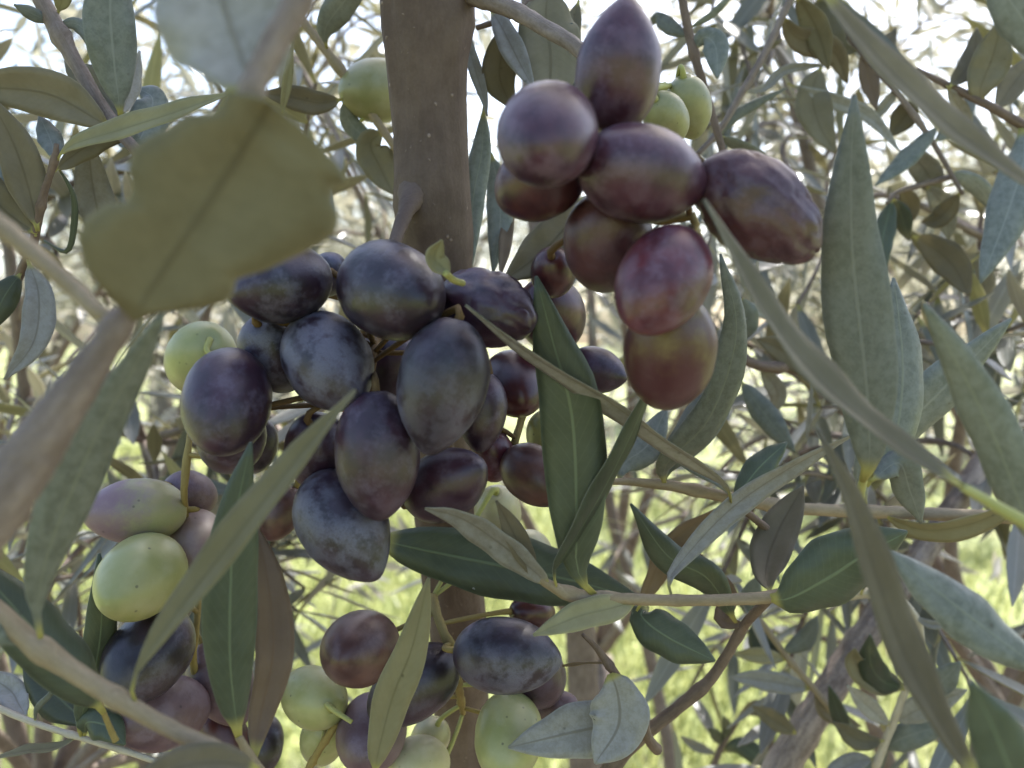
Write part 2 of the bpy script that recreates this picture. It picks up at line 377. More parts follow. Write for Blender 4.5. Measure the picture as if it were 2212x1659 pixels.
# ---------------------------------------------------------------- ground
def ground_mat():
    t = NT('meadow_ground')
    tc = t.n('ShaderNodeTexCoord'); o = tc.outputs['Object']
    n1 = t.noise(o, 0.8, 4.0); n2 = t.noise(o, 6.0, 5.0); n3 = t.noise(o, 40.0, 3.0)
    f = t.math('ADD', t.math('MULTIPLY', n2, 0.6), t.math('MULTIPLY', n3, 0.4))
    c = t.mix(t.ramp(f, 0.35, 0.65), (0.14, 0.17, 0.045), (0.24, 0.265, 0.085))
    c = t.mix(t.ramp(n1, 0.52, 0.72), c, (0.26, 0.24, 0.10))
    ln = t.n('ShaderNodeVectorMath', operation='LENGTH'); t.link(o, ln.inputs[0])
    added_soil = t.ramp(t.math('ADD', ln.outputs['Value'], t.math('MULTIPLY', t.math('SUBTRACT', n2, 0.5), 2.0)), 2.3, 3.0, 1.0, 0.0)
    c = t.mix(added_soil, c, t.mix(t.ramp(f, 0.35, 0.65), (0.060, 0.045, 0.036), (0.12, 0.094, 0.074)))   # dark earth added around the camera, mostly out of view, to cut grass bounce
    b = t.n('ShaderNodeBsdfPrincipled'); t.link(c, b.inputs['Base Color']); b.inputs['Roughness'].default_value = 0.8
    bp = t.n('ShaderNodeBump'); bp.inputs['Strength'].default_value = 0.6; bp.inputs['Distance'].default_value = 0.03
    t.link(f, bp.inputs['Height']); t.link(bp.outputs[0], b.inputs['Normal']); t.link(b.outputs[0], t.out.inputs[0])
    return t.m
gs = 40; gv, gf = [], []
for i in range(gs + 1):
    for j in range(gs + 1):
        X = (j / gs * 2 - 1); Y = (i / gs * 2 - 1)
        x = math.copysign(abs(X) ** 2.2, X) * 150; y = math.copysign(abs(Y) ** 2.2, Y) * 150 + 4
        z = 0.05 * noise.noise(Vector((x * 0.5, y * 0.5, 0))) + 0.25 * noise.noise(Vector((x * 0.05, y * 0.05, 3))) * min(1, math.hypot(x, y - 3) / 14)
        gv.append((x, y, z - 0.03))
for i in range(gs):
    for j in range(gs):
        a = i * (gs + 1) + j; gf.append((a, a + 1, a + gs + 2, a + gs + 1))
ground = mesh_obj('ground', gv, gf, ground_mat()); tag(ground, 'sunlit green meadow floor of the olive grove', 'ground', kind='structure')

def blade_mat():
    t = NT('grass_blades')
    tc = t.n('ShaderNodeTexCoord'); o = tc.outputs['Object']
    n1 = t.noise(o, 1.3, 3.0); n2 = t.noise(o, 60.0, 2.0)
    c = t.mix(t.ramp(n2, 0.3, 0.7), (0.165, 0.205, 0.06), (0.285, 0.325, 0.12))
    c = t.mix(t.ramp(n1, 0.55, 0.75), c, (0.34, 0.31, 0.14))
    b = t.n('ShaderNodeBsdfPrincipled'); t.link(c, b.inputs['Base Color']); b.inputs['Roughness'].default_value = 0.45
    tr = t.n('ShaderNodeBsdfTranslucent'); tr.inputs['Color'].default_value = (0.38, 0.40, 0.16, 1)
    mx = t.n('ShaderNodeMixShader'); mx.inputs[0].default_value = 0.4
    t.link(b.outputs[0], mx.inputs[1]); t.link(tr.outputs[0], mx.inputs[2]); t.link(mx.outputs[0], t.out.inputs[0])
    return t.m
def grass():
    N = 46000
    y = 1.9 + rng.random(N) ** 1.5 * 9.0
    x = (rng.random(N) * 2 - 1) * (0.65 * y + 0.5)
    keep = np.array([noise.noise(Vector((a * 1.1, b * 1.1, 9))) for a, b in zip(x, y)]) + rng.random(N) * 0.5 > -0.1
    x, y = x[keep], y[keep]; N = len(x)
    h = 0.05 + 0.12 * rng.random(N); wd = 0.003 + 0.005 * rng.random(N) + 0.0006 * y
    a = rng.random(N) * 6.283; l = h * (0.2 + 0.8 * rng.random(N)); la = rng.random(N) * 6.283
    dx, dy = np.cos(a) * wd, np.sin(a) * wd
    z0 = np.full(N, -0.04)
    V = np.stack([np.stack([x - dx, y - dy, z0], 1), np.stack([x + dx, y + dy, z0], 1),
                  np.stack([x + dx * .7 + l * .35 * np.cos(la), y + dy * .7 + l * .35 * np.sin(la), z0 + h * .65], 1),
                  np.stack([x - dx * .7 + l * .35 * np.cos(la), y - dy * .7 + l * .35 * np.sin(la), z0 + h * .65], 1),
                  np.stack([x + l * np.cos(la), y + l * np.sin(la), z0 + h], 1)], 1).reshape(-1, 3)
    F = []
    for i in range(N):
        k = 5 * i; F.append((k, k + 1, k + 2, k + 3)); F.append((k + 3, k + 2, k + 4))
    o = mesh_obj('grass', V, F, blade_mat(), smooth=False)
    tag(o, 'bright yellow green meadow grass between the trees', 'grass', kind='stuff')
grass()

# ---------------------------------------------------------------- olive trees far and near (leaf masses)
def mass_mat():
    t = NT('olive_crown_leaves')
    g = t.n('ShaderNodeNewGeometry')
    r = g.outputs['Random Per Island']
    c = t.mix(t.ramp(r, 0.1, 0.9), (0.12, 0.125, 0.10), (0.40, 0.38, 0.335))
    b = t.n('ShaderNodeBsdfPrincipled'); t.link(c, b.inputs['Base Color']); b.inputs['Roughness'].default_value = 0.34
    tr = t.n('ShaderNodeBsdfTranslucent'); tr.inputs['Color'].default_value = (0.46, 0.44, 0.33, 1)
    mx = t.n('ShaderNodeMixShader'); mx.inputs[0].default_value = 0.32
    t.link(b.outputs[0], mx.inputs[1]); t.link(tr.outputs[0], mx.inputs[2]); t.link(mx.outputs[0], t.out.inputs[0])
    return t.m
MASS = mass_mat()
def leaf_mass(centres, radii, per, length=(0.045, 0.07), wid=0.2, seed=1):
    """many small folded leaves in clumps around the given centres"""
    g = np.random.default_rng(seed)
    C = np.repeat(np.array(centres), per, 0); N = len(C)
    d = g.normal(size=(N, 3)); d /= np.linalg.norm(d, axis=1)[:, None]
    pos = C + d * (g.random(N) ** 0.45)[:, None] * np.repeat(np.array(radii), per)[:, None]
    a = g.normal(size=(N, 3)); a[:, 2] *= 0.7; a /= np.linalg.norm(a, axis=1)[:, None]
    b = np.cross(a, g.normal(size=(N, 3))); b /= np.linalg.norm(b, axis=1)[:, None]
    nn = np.cross(a, b)
    L = (length[0] + (length[1] - length[0]) * g.random(N))[:, None]; W = L * wid * 0.5
    V = np.stack([pos, pos + a * L * .45 + b * W + nn * W * .25, pos + a * L, pos + a * L * .45 - b * W + nn * W * .25], 1).reshape(-1, 3)
    F = []
    for i in range(N):
        k = 4 * i; F += [(k, k + 1, k + 2), (k, k + 2, k + 3)]
    return V, F

def far_tree_meshes(seed):
    g = random.Random(seed)
    verts, faces, uvs = [], [], []
    def limb(p0, p1, r0, r1, bend):
        mid = (p0 + p1) / 2 + Vector((g.uniform(-bend, bend), g.uniform(-bend, bend), 0))
        path, L = spline([p0, mid, p1], 9); T = frames(path); o = len(verts)
        for i, (p, t) in enumerate(zip(path, T)):
            s = t.cross(Vector((0.9, 0.3, 0.1))).normalized(); u = t.cross(s); r = r0 + (r1 - r0) * i / 8
            for j in range(7):
                a = 6.283 * j / 7; rr = r * (1 + 0.18 * noise.noise(p * 6 + Vector((math.cos(a), math.sin(a), seed))))
                verts.append(p + (s * math.cos(a) + u * math.sin(a)) * rr); uvs.append((j / 7, i / 8 * L))
        for i in range(8):
            for j in range(7): faces.append((o + i * 7 + j, o + i * 7 + (j + 1) % 7, o + (i + 1) * 7 + (j + 1) % 7, o + (i + 1) * 7 + j))
    fork = Vector((g.uniform(-.1, .1), g.uniform(-.1, .1), g.uniform(0.7, 0.95)))
    limb(Vector((0, 0, -0.1)), fork, 0.15, 0.10, 0.05)
    tips = []
    for k in range(6):
        a = k * 1.05 + g.uniform(-.3, .3); e = fork + Vector((math.cos(a) * g.uniform(.5, .9), math.sin(a) * g.uniform(.5, .9), g.uniform(0.6, 1.5)))
        limb(fork, e, 0.065, 0.025, 0.15); tips.append(e)
        for q in range(3):
            e2 = e + Vector((g.uniform(-.6, .6), g.uniform(-.6, .6), g.uniform(-.35, .6))); limb(e, e2, 0.022, 0.006, 0.1); tips.append(e2)
    cs = []; rs = []
    for e in tips:
        for q in range(3): cs.append(e + Vector((g.uniform(-.3, .3), g.uniform(-.3, .3), g.uniform(-.35, .25)))); rs.append(g.uniform(.18, .38))
    V, F = leaf_mass(cs, rs, 210, (0.05, 0.085), 0.24, seed=seed)
    me1 = bpy.data.meshes.new('trunk'); me1.from_pydata([tuple(v) for v in verts], [], faces); me1.materials.append(BM['far'])
    ul = me1.uv_layers.new(name='UVMap'); li = [l.vertex_index for l in me1.loops]
    ul.data.foreach_set('uv', np.array(uvs, dtype=np.float32)[li].ravel()); me1.polygons.foreach_set('use_smooth', [True] * len(me1.polygons))
    me2 = bpy.data.meshes.new('crown'); me2.from_pydata(V, [], F); me2.materials.append(MASS)
    return me1, me2
FAR = [far_tree_meshes(s) for s in (11, 12, 13)]
far_spots = [
 (-3.4, 8.6, 1.1, 'olive tree in the meadow seen through the twigs at far left'),
 (-0.9, 10.2, 1.15, 'distant olive tree directly behind the central trunk'),
 (3.2, 8.4, 1.15, 'olive tree with pale sunlit crown behind the twigs on the right'),
 (6.2, 10.6, 1.2, 'far olive tree at the right edge behind the paler one'),
 (-6.6, 12.5, 1.2, 'far olive tree at the left edge of the grove'),
 (1.9, 13.5, 1.2, 'most distant olive tree seen right of the central trunk'),
 (-4.0, 15.5, 1.3, 'far olive tree showing between the two left hand trees'),
 (5.4, 15.5, 1.3, 'far olive tree between the two right hand trees'),
]
for i, (x, y, s, lab) in enumerate(far_spots):
    t = empty('olive_tree', Vector((x, y, -0.05)))
    tag(t, lab, 'tree', 'olive trees of the grove behind')
    for nm, me in zip(('trunk', 'crown'), FAR[i % 3]):
        o = bpy.data.objects.new(nm, me); scene.collection.objects.link(o); o.parent = t
        if nm == 'crown': o['kind'] = 'stuff'
    t.matrix_basis = Matrix.Translation((x, y, -0.05)) @ Matrix.Rotation(i * 1.3, 4, 'Z') @ Matrix.Scale(s, 4)

# ---------------------------------------------------------------- the fruiting tree: trunk, side branches, unseen upper crown shaped for shade
tree = empty('olive_tree', Vector((0.02, 0.60, 0)))
tag(tree, 'fruiting olive tree with smooth brown stem rising up the middle', 'tree')
trunk_pts = [Vector((0.03, 0.62, -0.1)), Vector((0.01, 0.60, 0.4)), Vector((-0.02, 0.50, 0.9)),
             P(1003, 1659, 0.425), P(992, 1400, 0.395), P(965, 1120, 0.37), P(945, 800, 0.345), P(940, 550, 0.330),
             P(932, 400, 0.322), P(920, 200, 0.315), P(908, -10, 0.308), P(880, -300, 0.31), Vector((-0.06, 0.42, 1.9)), Vector((-0.02, 0.6, 2.4))]
def r_at(px, d): return px * 0.5 * d / FPX
tk = tube('trunk', trunk_pts, [0.034, 0.030, 0.024, r_at(104, .425), r_at(106, .395), r_at(122, .37), r_at(142, .345), r_at(148, .33), r_at(160, .322), r_at(156, .315), r_at(182, .308), 0.016, 0.014, 0.008],
          BM['trunk'], tree, n=220, seg=40, rough=0.075,
          swell=((P(893, 425, .309), 0.0058, 0.0100), (P(905, 470, .312), 0.0016, 0.012), (P(1005, -5, .305), 0.0050, 0.014), (P(985, 60, .305), 0.0012, 0.014), (P(850, 60, .305), 0.0010, 0.012), (P(1010, 520, .33), 0.0014, 0.014), (P(850, 300, .315), -0.0010, 0.012)))
tube('side_branch', [P(960, -40, .308), P(1040, -6, .300), P(1110, 22, .290), P(1180, 62, .275), P(1250, 105, .262), P(1330, 190, .255)],
     [r_at(70, .3), r_at(42, .29), r_at(36, .28), r_at(34, .27), r_at(32, .26)], BM['grey'], tree, n=30, seg=14)
tube('side_branch', [P(925, 380, .322), P(905, 405, .316), P(890, 428, .308), P(878, 455, .300), P(866, 485, .294), P(850, 535, .287), P(835, 600, .283)],
     [r_at(110, .32), r_at(88, .315), r_at(56, .305), r_at(34, .30), r_at(29, .295), r_at(28, .287), r_at(24, .283)], BM['trunk'], tree, n=30, seg=14)
g0 = random.Random(5); up = []
shade_crown_c, shade_crown_r = [], []
top = Vector((-0.02, 0.6, 2.4))
for k in range(15):
    e = Vector((0.40 + g0.uniform(-.50, .42), 0.92 + g0.uniform(-.26, .26), 2.40 + g0.uniform(-.22, .40)))
    st = Vector((-0.04, 0.5, 1.95 + 0.4 * g0.random()))
    tube('limb', [st, st.lerp(e, .5) + Vector((0, 0, .1)), e], [0.010, 0.006, 0.003], BM['grey'], tree, n=8, seg=6)
    for q in range(7):
        shade_crown_c.append(e + Vector((g0.uniform(-.2, .2), g0.uniform(-.2, .2), g0.uniform(-.15, .22)))); shade_crown_r.append(g0.uniform(.12, .22))
Vc, Fc = leaf_mass(shade_crown_c, shade_crown_r, 76, seed=3)
Vc = Vc.reshape(-1, 4, 3)
rel = Vc.mean(1) - np.array(CAM)[None]                      # keep the added shading crown out of view above the frame
okc = (rel[:, 2] > rel[:, 1] * 0.44 + 0.05)
Vc = Vc[okc].reshape(-1, 3); Fc = Fc[:2 * int(okc.sum())]
o = mesh_obj('crown', Vc, Fc, MASS, tree, smooth=False); o['kind'] = 'stuff'  # unseen crown, placed sunward to keep direct sun off the foreground


# ---------------------------------------------------------------- olives
# (cluster, cx, cy, long px, wide px, tip angle deg (0 right, 90 down), tip towards camera +1/-1, depth, skin, wrinkle, label)
OL = [
 ('U', 1337, 148, 272, 180, -84, -1, .212, 'purple', 0, 'topmost pointed purple olive standing upright beside the side branch'),
 ('U', 1182, 293, 222, 214, 120, 1, .196, 'purple', 0, 'round dusty purple olive facing the camera, left of the upper bunch'),
 ('U', 1393, 377, 278, 205, 12, -1, .201, 'purple', 0, 'large purple olive lying sideways in the middle of the upper bunch'),
 ('U', 1162, 392, 206, 165, 150, -1, .222, 'maroon', 0, 'dark maroon olive tucked under the round dusty purple one'),
 ('U', 1637, 450, 308, 196, 38, 1, .203, 'plum', 0.085, 'shrivelled brownish purple olive at the right end of the upper bunch'),
 ('U', 1312, 525, 220, 185, 100, -1, .222, 'plum', 0, 'brown olive behind, below the large sideways purple one'),
 ('U', 1431, 606, 246, 192, 118, 1, .203, 'wine', 0, 'glossy wine red olive hanging above the half green one'),
 ('U', 1447, 765, 252, 194, 97, -1, .217, 'redgreen', 0, 'half ripe olive, green above and red below, lowest of the upper bunch'),
 ('U', 1195, 590, 110, 96, 90, -1, .255, 'maroon', 0, 'small dark olive half hidden behind the tip of the big dark leaf'),
 ('G', 1488, 232, 134, 96, 80, -1, .300, 'lime', 0, 'green olive on a short stalk behind the topmost pointed purple olive'),
 ('G', 1440, 256, 116, 92, 60, -1, .285, 'lime', 0, 'green olive in front of its green neighbour, behind the upper bunch'),
 ('G', 812, 196, 162, 132, 180, 1, .375, 'lime', 0, 'single green olive peeping out on the left of the trunk'),
 ('C', 606, 615, 214, 158, 168, 1, .250, 'black', 0.015, 'black olive with rubbed bloom touching the torn leaf'),
 ('C', 708, 592, 96, 84, -60, 1, .285, 'bloom', 0, 'small grey bloomed olive wedged behind two black olives at the top'),
 ('C', 845, 628, 228, 200, 25, 1, .240, 'black', 0.02, 'big roundish black olive with blue grey bloom at the top of the central bunch'),
 ('C', 1048, 668, 218, 162, 10, 1, .252, 'violet', 0.085, 'shrivelled dark olive with ring marks beside the thin diagonal leaf'),
 ('C', 596, 766, 174, 140, 62, -1, .268, 'bloom', 0, 'grey bloomed olive behind the dusty blue one, left of the bunch'),
 ('C', 710, 782, 226, 178, 58, 1, .248, 'bloom', 0.01, 'dusty blue olive with thick bloom left of the amber stalk'),
 ('C', 956, 832, 284, 186, 102, 1, .236, 'bloom', 0.01, 'long pointed blue grey olive hanging tip down in the bunch centre'),
 ('C', 490, 868, 226, 178, 98, 1, .250, 'violet', 0, 'smooth dark violet olive at the left edge of the central bunch'),
 ('C', 500, 948, 150, 138, 100, -1, .272, 'violet', 0, 'dark olive showing below the smooth violet one'),
 ('C', 552, 962, 120, 90, 95, -1, .292, 'black', 0, 'narrow dark olive edge behind the dark leaf tip at left'),
 ('C', 816, 982, 266, 174, 88, 1, .242, 'violet', 0.02, 'mottled violet olive with pitted bloom crossed by the long front leaf tip'),
 ('C', 690, 980, 168, 136, 75, -1, .264, 'violet', 0, 'violet olive half covered by the long yellow green front leaf'),
 ('C', 962, 1046, 188, 144, -28, 1, .264, 'violet', 0, 'dark plum olive with a bright highlight, lower right of the bunch'),
 ('C', 743, 1135, 252, 180, 58, 1, .246, 'bloom', 0.012, 'blue bloomed olive with a dark tip, lowest of the central bunch'),
 ('C', 1042, 890, 164, 100, 95, -1, .272, 'violet', 0, 'dark olive edge behind the long pointed blue grey one'),
 ('C', 846, 800, 170, 120, 90, -1, .292, 'violet', 0, 'shaded olive deep inside the bunch beside the amber stalk'),
 ('C', 846, 742, 120, 96, 20, -1, .300, 'mauve', 0, 'purple olive peeping through above the amber stalk'),
 ('Q', 1112, 830, 148, 130, 60, 1, .292, 'maroon', 0, 'glossy maroon olive left of the big dark vertical leaf'),
 ('Q', 1192, 682, 165, 145, 70, -1, .298, 'maroon', 0, 'dark olive behind the upper half of the big dark leaf'),
 ('Q', 1288, 800, 134, 98, 15, 1, .300, 'violet', 0, 'pointed violet olive with bright rim right of the big dark leaf'),
 ('Q', 1064, 985, 118, 92, 80, -1, .300, 'wine', 0, 'red olive behind, just below the glossy maroon one'),
 ('Q', 1156, 1028, 162, 122, 36, 1, .288, 'brown', 0, 'brown olive hanging low against the big dark leaf'),
 ('Q', 1190, 950, 130, 100, 75, -1, .312, 'green', 0, 'green olive hidden behind the big dark vertical leaf'),
 ('L', 432, 777, 148, 142, 200, -1, .330, 'blush', 0, 'green olive with its stalk dimple facing the camera, left of the bunch'),
 ('L', 294, 1104, 206, 138, 178, 1, .290, 'pinkgreen', 0, 'blushing olive lying sideways, mauve at left and green at right'),
 ('L', 413, 1068, 118, 96, 20, -1, .318, 'mauve', 0, 'mauve olive behind the upright yellow stalk'),
 ('L', 424, 1182, 164, 130, 85, 1, .302, 'pink', 0, 'speckled pinkish olive right of the plain green one'),
 ('L', 303, 1248, 202, 168, 140, 1, .282, 'green', 0, 'large plain green olive in the lower left bunch'),
 ('L', 318, 1417, 228, 166, 128, 1, .288, 'black', 0, 'blue black bloomed olive below the large green one'),
 ('L', 372, 1312, 100, 76, -30, -1, .322, 'mauve', 0, 'lilac olive sliver between the green and the blue black olives'),
 ('L', 347, 1542, 202, 152, 165, 1, .290, 'mauve', 0, 'dull mauve olive behind the front twig at lower left'),
 ('L', 480, 1475, 192, 128, 62, 1, .302, 'mauve', 0, 'pinkish mauve olive left of the dark midribbed leaf'),
 ('L', 484, 1592, 172, 100, 70, -1, .325, 'maroon', 0, 'very dark maroon olive below the pinkish mauve one'),
 ('L', 568, 1612, 128, 84, 100, -1, .335, 'black', 0, 'black speckled olive at the bottom edge behind the brown leaf'),
 ('L', 606, 1108, 124, 84, 115, -1, .300, 'brown', 0, 'dull brown olive left of the lowest blue bloomed one'),
 ('B', 777, 1402, 166, 152, 150, 1, .290, 'brown', 0, 'reddish brown round olive over the green ones at bottom centre'),
 ('B', 893, 1480, 212, 140, 142, 1, .298, 'black', 0.02, 'black olive crossed by the pale upright leaf at the bottom'),
 ('B', 1094, 1416, 222, 154, 6, 1, .284, 'bloom', 0.015, 'blue grey bloomed olive lying sideways in front of the trunk base'),
 ('B', 1158, 1460, 142, 122, 60, -1, .306, 'violet', 0, 'violet olive tucked under the sideways blue grey one'),
 ('B', 676, 1505, 128, 122, 190, -1, .312, 'green', 0, 'round green olive with dark stalk dimple at bottom centre'),
 ('B', 696, 1600, 106, 92, 100, -1, .332, 'green', 0, 'lower green olive behind its thin stalk at the bottom'),
 ('B', 802, 1584, 164, 142, 110, 1, .302, 'mauve', 0, 'mauve speckled olive below the reddish brown round one'),
 ('B', 928, 1596, 92, 78, 120, -1, .345, 'cream', 0, 'pale green olive partly hidden beside the trunk base'),
 ('B', 902, 1650, 132, 112, 170, 1, .318, 'cream', 0, 'cream pink olive cut by the bottom edge left of the trunk'),
 ('B', 1098, 1592, 184, 140, 95, 1, .304, 'green', 0, 'large green olive right of the trunk base'),
 ('B', 1196, 1532, 104, 74, -20, 1, .318, 'mauve', 0, 'purple olive peeping above the grey folded leaf'),
 ('B', 1150, 1322, 96, 70, 0, -1, .325, 'maroon', 0, 'small maroon olive under the big dark horizontal leaf'),
 ('B', 1076, 1108, 112, 96, 80, -1, .345, 'cream', 0, 'cream olive beside the trunk behind the upright leaf'),
 ('B', 1150, 1186, 88, 74, 30, -1, .350, 'cream', 0, 'small cream olive above the big dark horizontal leaf'),
]
GROUPS = {'U': 'olives of the upper right bunch', 'G': 'green olives behind the bunches', 'C': 'olives of the central bunch', 'Q': 'olives hanging right of the central bunch',
          'L': 'olives of the lower left bunch', 'B': 'olives of the bottom bunch'}
RATIO = 1.46
geo = []
for (cl, cx, cy, A, B, ang, sg, d, skin, wr, lab) in OL:
    k = max(0.0, min(1.0, ((A / B) ** 2 - 1) / (RATIO ** 2 - 1)))
    tau = math.acos(math.sqrt(k)); ratio = max(RATIO, A / B)
    geo.append([P(cx, cy, d), d, B * (1.05 if cl in 'CB' else 1.02), ratio, tau])
def axis_of(i):
    cl, cx, cy, A, B, ang, sg, d, skin, wr, lab = OL[i]
    a = R_(ang); tau = geo[i][4]
    view = (geo[i][0] - CAM).normalized()
    s = (RGT * math.cos(a) - UPV * math.sin(a)); s = (s - view * s.dot(view)).normalized()
    return (s * math.cos(tau) - view * (sg * math.sin(tau))).normalized()
# neighbours that would run into each other: the one behind slides back along its own line of sight
order = sorted(range(len(OL)), key=lambda i: OL[i][7])
def pts_of(i):
    r = geo[i][2] * 0.5 * geo[i][1] / FPX; ax = axis_of(i); h = r * (geo[i][3] - 1)
    return [(geo[i][0] + ax * (h * q), r * (1.0 if abs(q) < 0.9 else 0.93)) for q in (-0.95, -0.5, 0, 0.5, 0.95)]
placed = []
for i in order:
    for it in range(60):
        mine = pts_of(i); bad = False
        for j in placed:
            if (geo[j][0] - geo[i][0]).length > 0.05: continue
            for (p, r) in pts_of(j):
                for (q, r2) in mine:
                    if (p - q).length < (r + r2) * 0.94: bad = True; break
                if bad: break
            if bad: break
        if not bad: break
        geo[i][1] += 0.0012; geo[i][0] = P(OL[i][1], OL[i][2], geo[i][1])
    placed.append(i)

HUBS = {  # fruit stalks the olives hang from: (pixel x, pixel y, depth)
 'U': ([(1290, 250, .258), (1310, 330, .246), (1400, 470, .240), (1500, 470, .236), (1475, 560, .238), (1500, 700, .246)], 17, 'stalk', 'yellowish fruit stalk inside the upper right bunch'),
 'G': ([(1395, 180, .315), (1420, 188, .310), (1440, 192, .306), (1462, 186, .303)], 22, 'greenstalk', 'short thick green stalk holding the green olives at the top'),
 'C': ([(842, 560, .290), (850, 640, .292), (820, 720, .287), (808, 760, .272), (800, 840, .272), (812, 900, .292), (860, 1010, .290)], 17, 'amber', 'amber brown fruit stalk running down inside the central bunch'),
 'Q': ([(1150, 620, .33), (1160, 760, .325), (1128, 900, .308), (1112, 955, .300), (1105, 990, .310)], 17, 'stalk', 'orange yellow stalk between the maroon and brown olives'),
 'L': ([(430, 820, .335), (412, 930, .300), (402, 1010, .296), (398, 1075, .297), (410, 1180, .325), (428, 1270, .315), (424, 1360, .308), (418, 1430, .312), (440, 1540, .33)], 14, 'stalk', 'upright yellow brown stalk of the lower left bunch'),
 'B': ([(935, 1290, .325), (942, 1320, .315), (958, 1365, .308), (976, 1402, .306), (985, 1450, .315), (1000, 1540, .345)], 19, 'stalk', 'spotted yellow stalk above the bottom bunch'),
 'E': ([(650, 1690, .318), (690, 1620, .312), (722, 1572, .308), (748, 1535, .312)], 16, 'stalk', 'thin yellow stalk between the two bottom green olives'),
}
HUBP = {}
for k, (pl, wpx, mt, lab) in HUBS.items():
    pts = [P(*p) for p in pl]; rr = [r_at(wpx * f, pl[min(i, len(pl) - 1)][2]) for i, f in enumerate([1.15] + [1.0] * (len(pl) - 2) + [0.7])]
    o = tube('fruit_stalk', pts, rr, BM[mt], None, n=36, seg=10, rough=0.10, nodes=((0.3, 0.3, 0.03), (0.62, 0.3, 0.03), (0.85, 0.25, 0.03)))
    tag(o, lab, 'stalk', 'fruit stalks'); HUBP[k] = spline(pts, 30)[0]

def olive_mesh(ratio, wr, seed, tip):
    nu, nv = (52, 44) if wr > 0.05 else (30, 24); verts = []; faces = []
    for i in range(nv + 1):
        th = math.pi * i / nv
        z = -math.cos(th) * ratio
        r = math.sin(th) ** (0.94)
        u = z / ratio
        if u > 0.1: r *= 1 - tip * 0.55 * ((u - 0.1) / 0.9) ** 1.7
        if u > 0.85: z += tip * 0.10 * ((u - 0.85) / 0.15) ** 2
        if u < 0: r *= 1 + 0.035 * math.sin(-u * math.pi)
        if u < -0.975: z += 0.10 * ((-0.975 - u) / 0.025)
        for j in range(nu):
            a = 2 * math.pi * j / nu
            p = Vector((r * math.cos(a), r * math.sin(a), z))
            q = 0.030 * noise.noise(p * 0.9 + Vector((seed, 0, 0)))
            if wr:
                q += wr * (0.9 * noise.noise(Vector((p.x * 1.7, p.y * 1.7, p.z * 1.2 + seed))) - 0.8 * max(0.0, 0.22 - abs(noise.noise(Vector((p.x * 2.6 + seed, p.y * 2.6, p.z * 1.1))))) / 0.22 * min(1.0, wr * 12))
            verts.append(Vector((p.x * (1 + q), p.y * (1 + q), p.z * (1 + q * 0.5))))
    for i in range(nv):
        for j in range(nu):
            faces.append((i * nu + j, i * nu + (j + 1) % nu, (i + 1) * nu + (j + 1) % nu, (i + 1) * nu + j))
    return verts, faces

STEM_OVERRIDE = {  # stalks that show in the picture
 35: [(446, 757), (462, 768), (480, 778), (520, 800)],
 51: [(706, 1522), (722, 1535), (742, 1548), (760, 1560)],
}
for i, (cl, cx, cy, A, B, ang, sg, d, skin, wr, lab) in enumerate(OL):
    c, dd, Bp, ratio, tau = geo[i]; ax = axis_of(i)
    if i == 35: ax = ((c - CAM).normalized() * 0.86 - RGT * 0.22 - UPV * 0.45).normalized()
    if i == 51: ax = ((c - CAM).normalized() * 0.80 - RGT * 0.45 + UPV * 0.30).normalized()
    r = Bp * 0.5 * dd / FPX
    tipv = 0.55 if i in (0, 2, 12, 17, 18, 25, 31) else 0.22 + 0.2 * random.random()
    v, f = olive_mesh(ratio, wr, i * 3.7, tipv)
    o = mesh_obj('olive', v, f, OM[skin])
    M = Matrix.Translation(c) @ ax.to_track_quat('Z', 'Y').to_matrix().to_4x4() @ Matrix.Rotation(random.random() * 6.28, 4, 'Z') @ Matrix.Scale(r, 4)
    o.matrix_basis = M
    tag(o, lab, 'olive', GROUPS[cl])
    e = c - ax * (r * ratio * 0.93)
    if i in STEM_OVERRIDE:
        de = (e - CAM).dot(FWD)
        pts = [e] + [P(x, y, de - 0.004 - 0.001 * k) for k, (x, y) in enumerate(STEM_OVERRIDE[i])][0:] 
    else:
        hub = HUBP['E' if i in (52,) else cl]
        if i == 11: hub = [P(700, 120, .36), P(780, 260, .37)]
        tgt = min(hub, key=lambda q: (q - (e - ax * 0.006)).length)
        pts = [e + ax * 0.002, e - ax * 0.004, (e - ax * 0.006).lerp(tgt, 0.55) , tgt]
    tube('stem', pts, [0.0013, 0.0009, 0.0009, 0.0008], BM['greenstalk' if skin in ('green', 'lime', 'cream', 'blush') else ('amber' if cl in 'CUQ' else 'stalk')], o, n=14, seg=8)

# ---------------------------------------------------------------- leafy twigs close to the camera
def twig(label, stem, wpx, bark, leaves, nodes=(), group=None, name='olive_twig', seg=12, n=40, rough=0.07):
    """stem = [(x, y, depth)], leaves = [(points base>tip, depth or (base, tip), width px, code, options)]"""
    t = empty(name, P(*stem[0])); tag(t, label, 'twig', group or 'leafy olive twigs in the foreground')
    ws = wpx if isinstance(wpx, (list, tuple)) else [wpx, wpx * 0.8]
    tube('stem', [P(*p) for p in stem], [r_at(w, stem[min(len(stem) - 1, round(i * (len(stem) - 1) / max(1, len(ws) - 1)))][2]) for i, w in enumerate(ws)],
         BM[bark], t, n=n, seg=seg, nodes=nodes, rough=rough, seed=random.random() * 9)
    for l in leaves:
        kw = l[4] if len(l) > 4 else {}
        leaf(t, l[0], l[1], l[2], l[3], **kw)
    return t

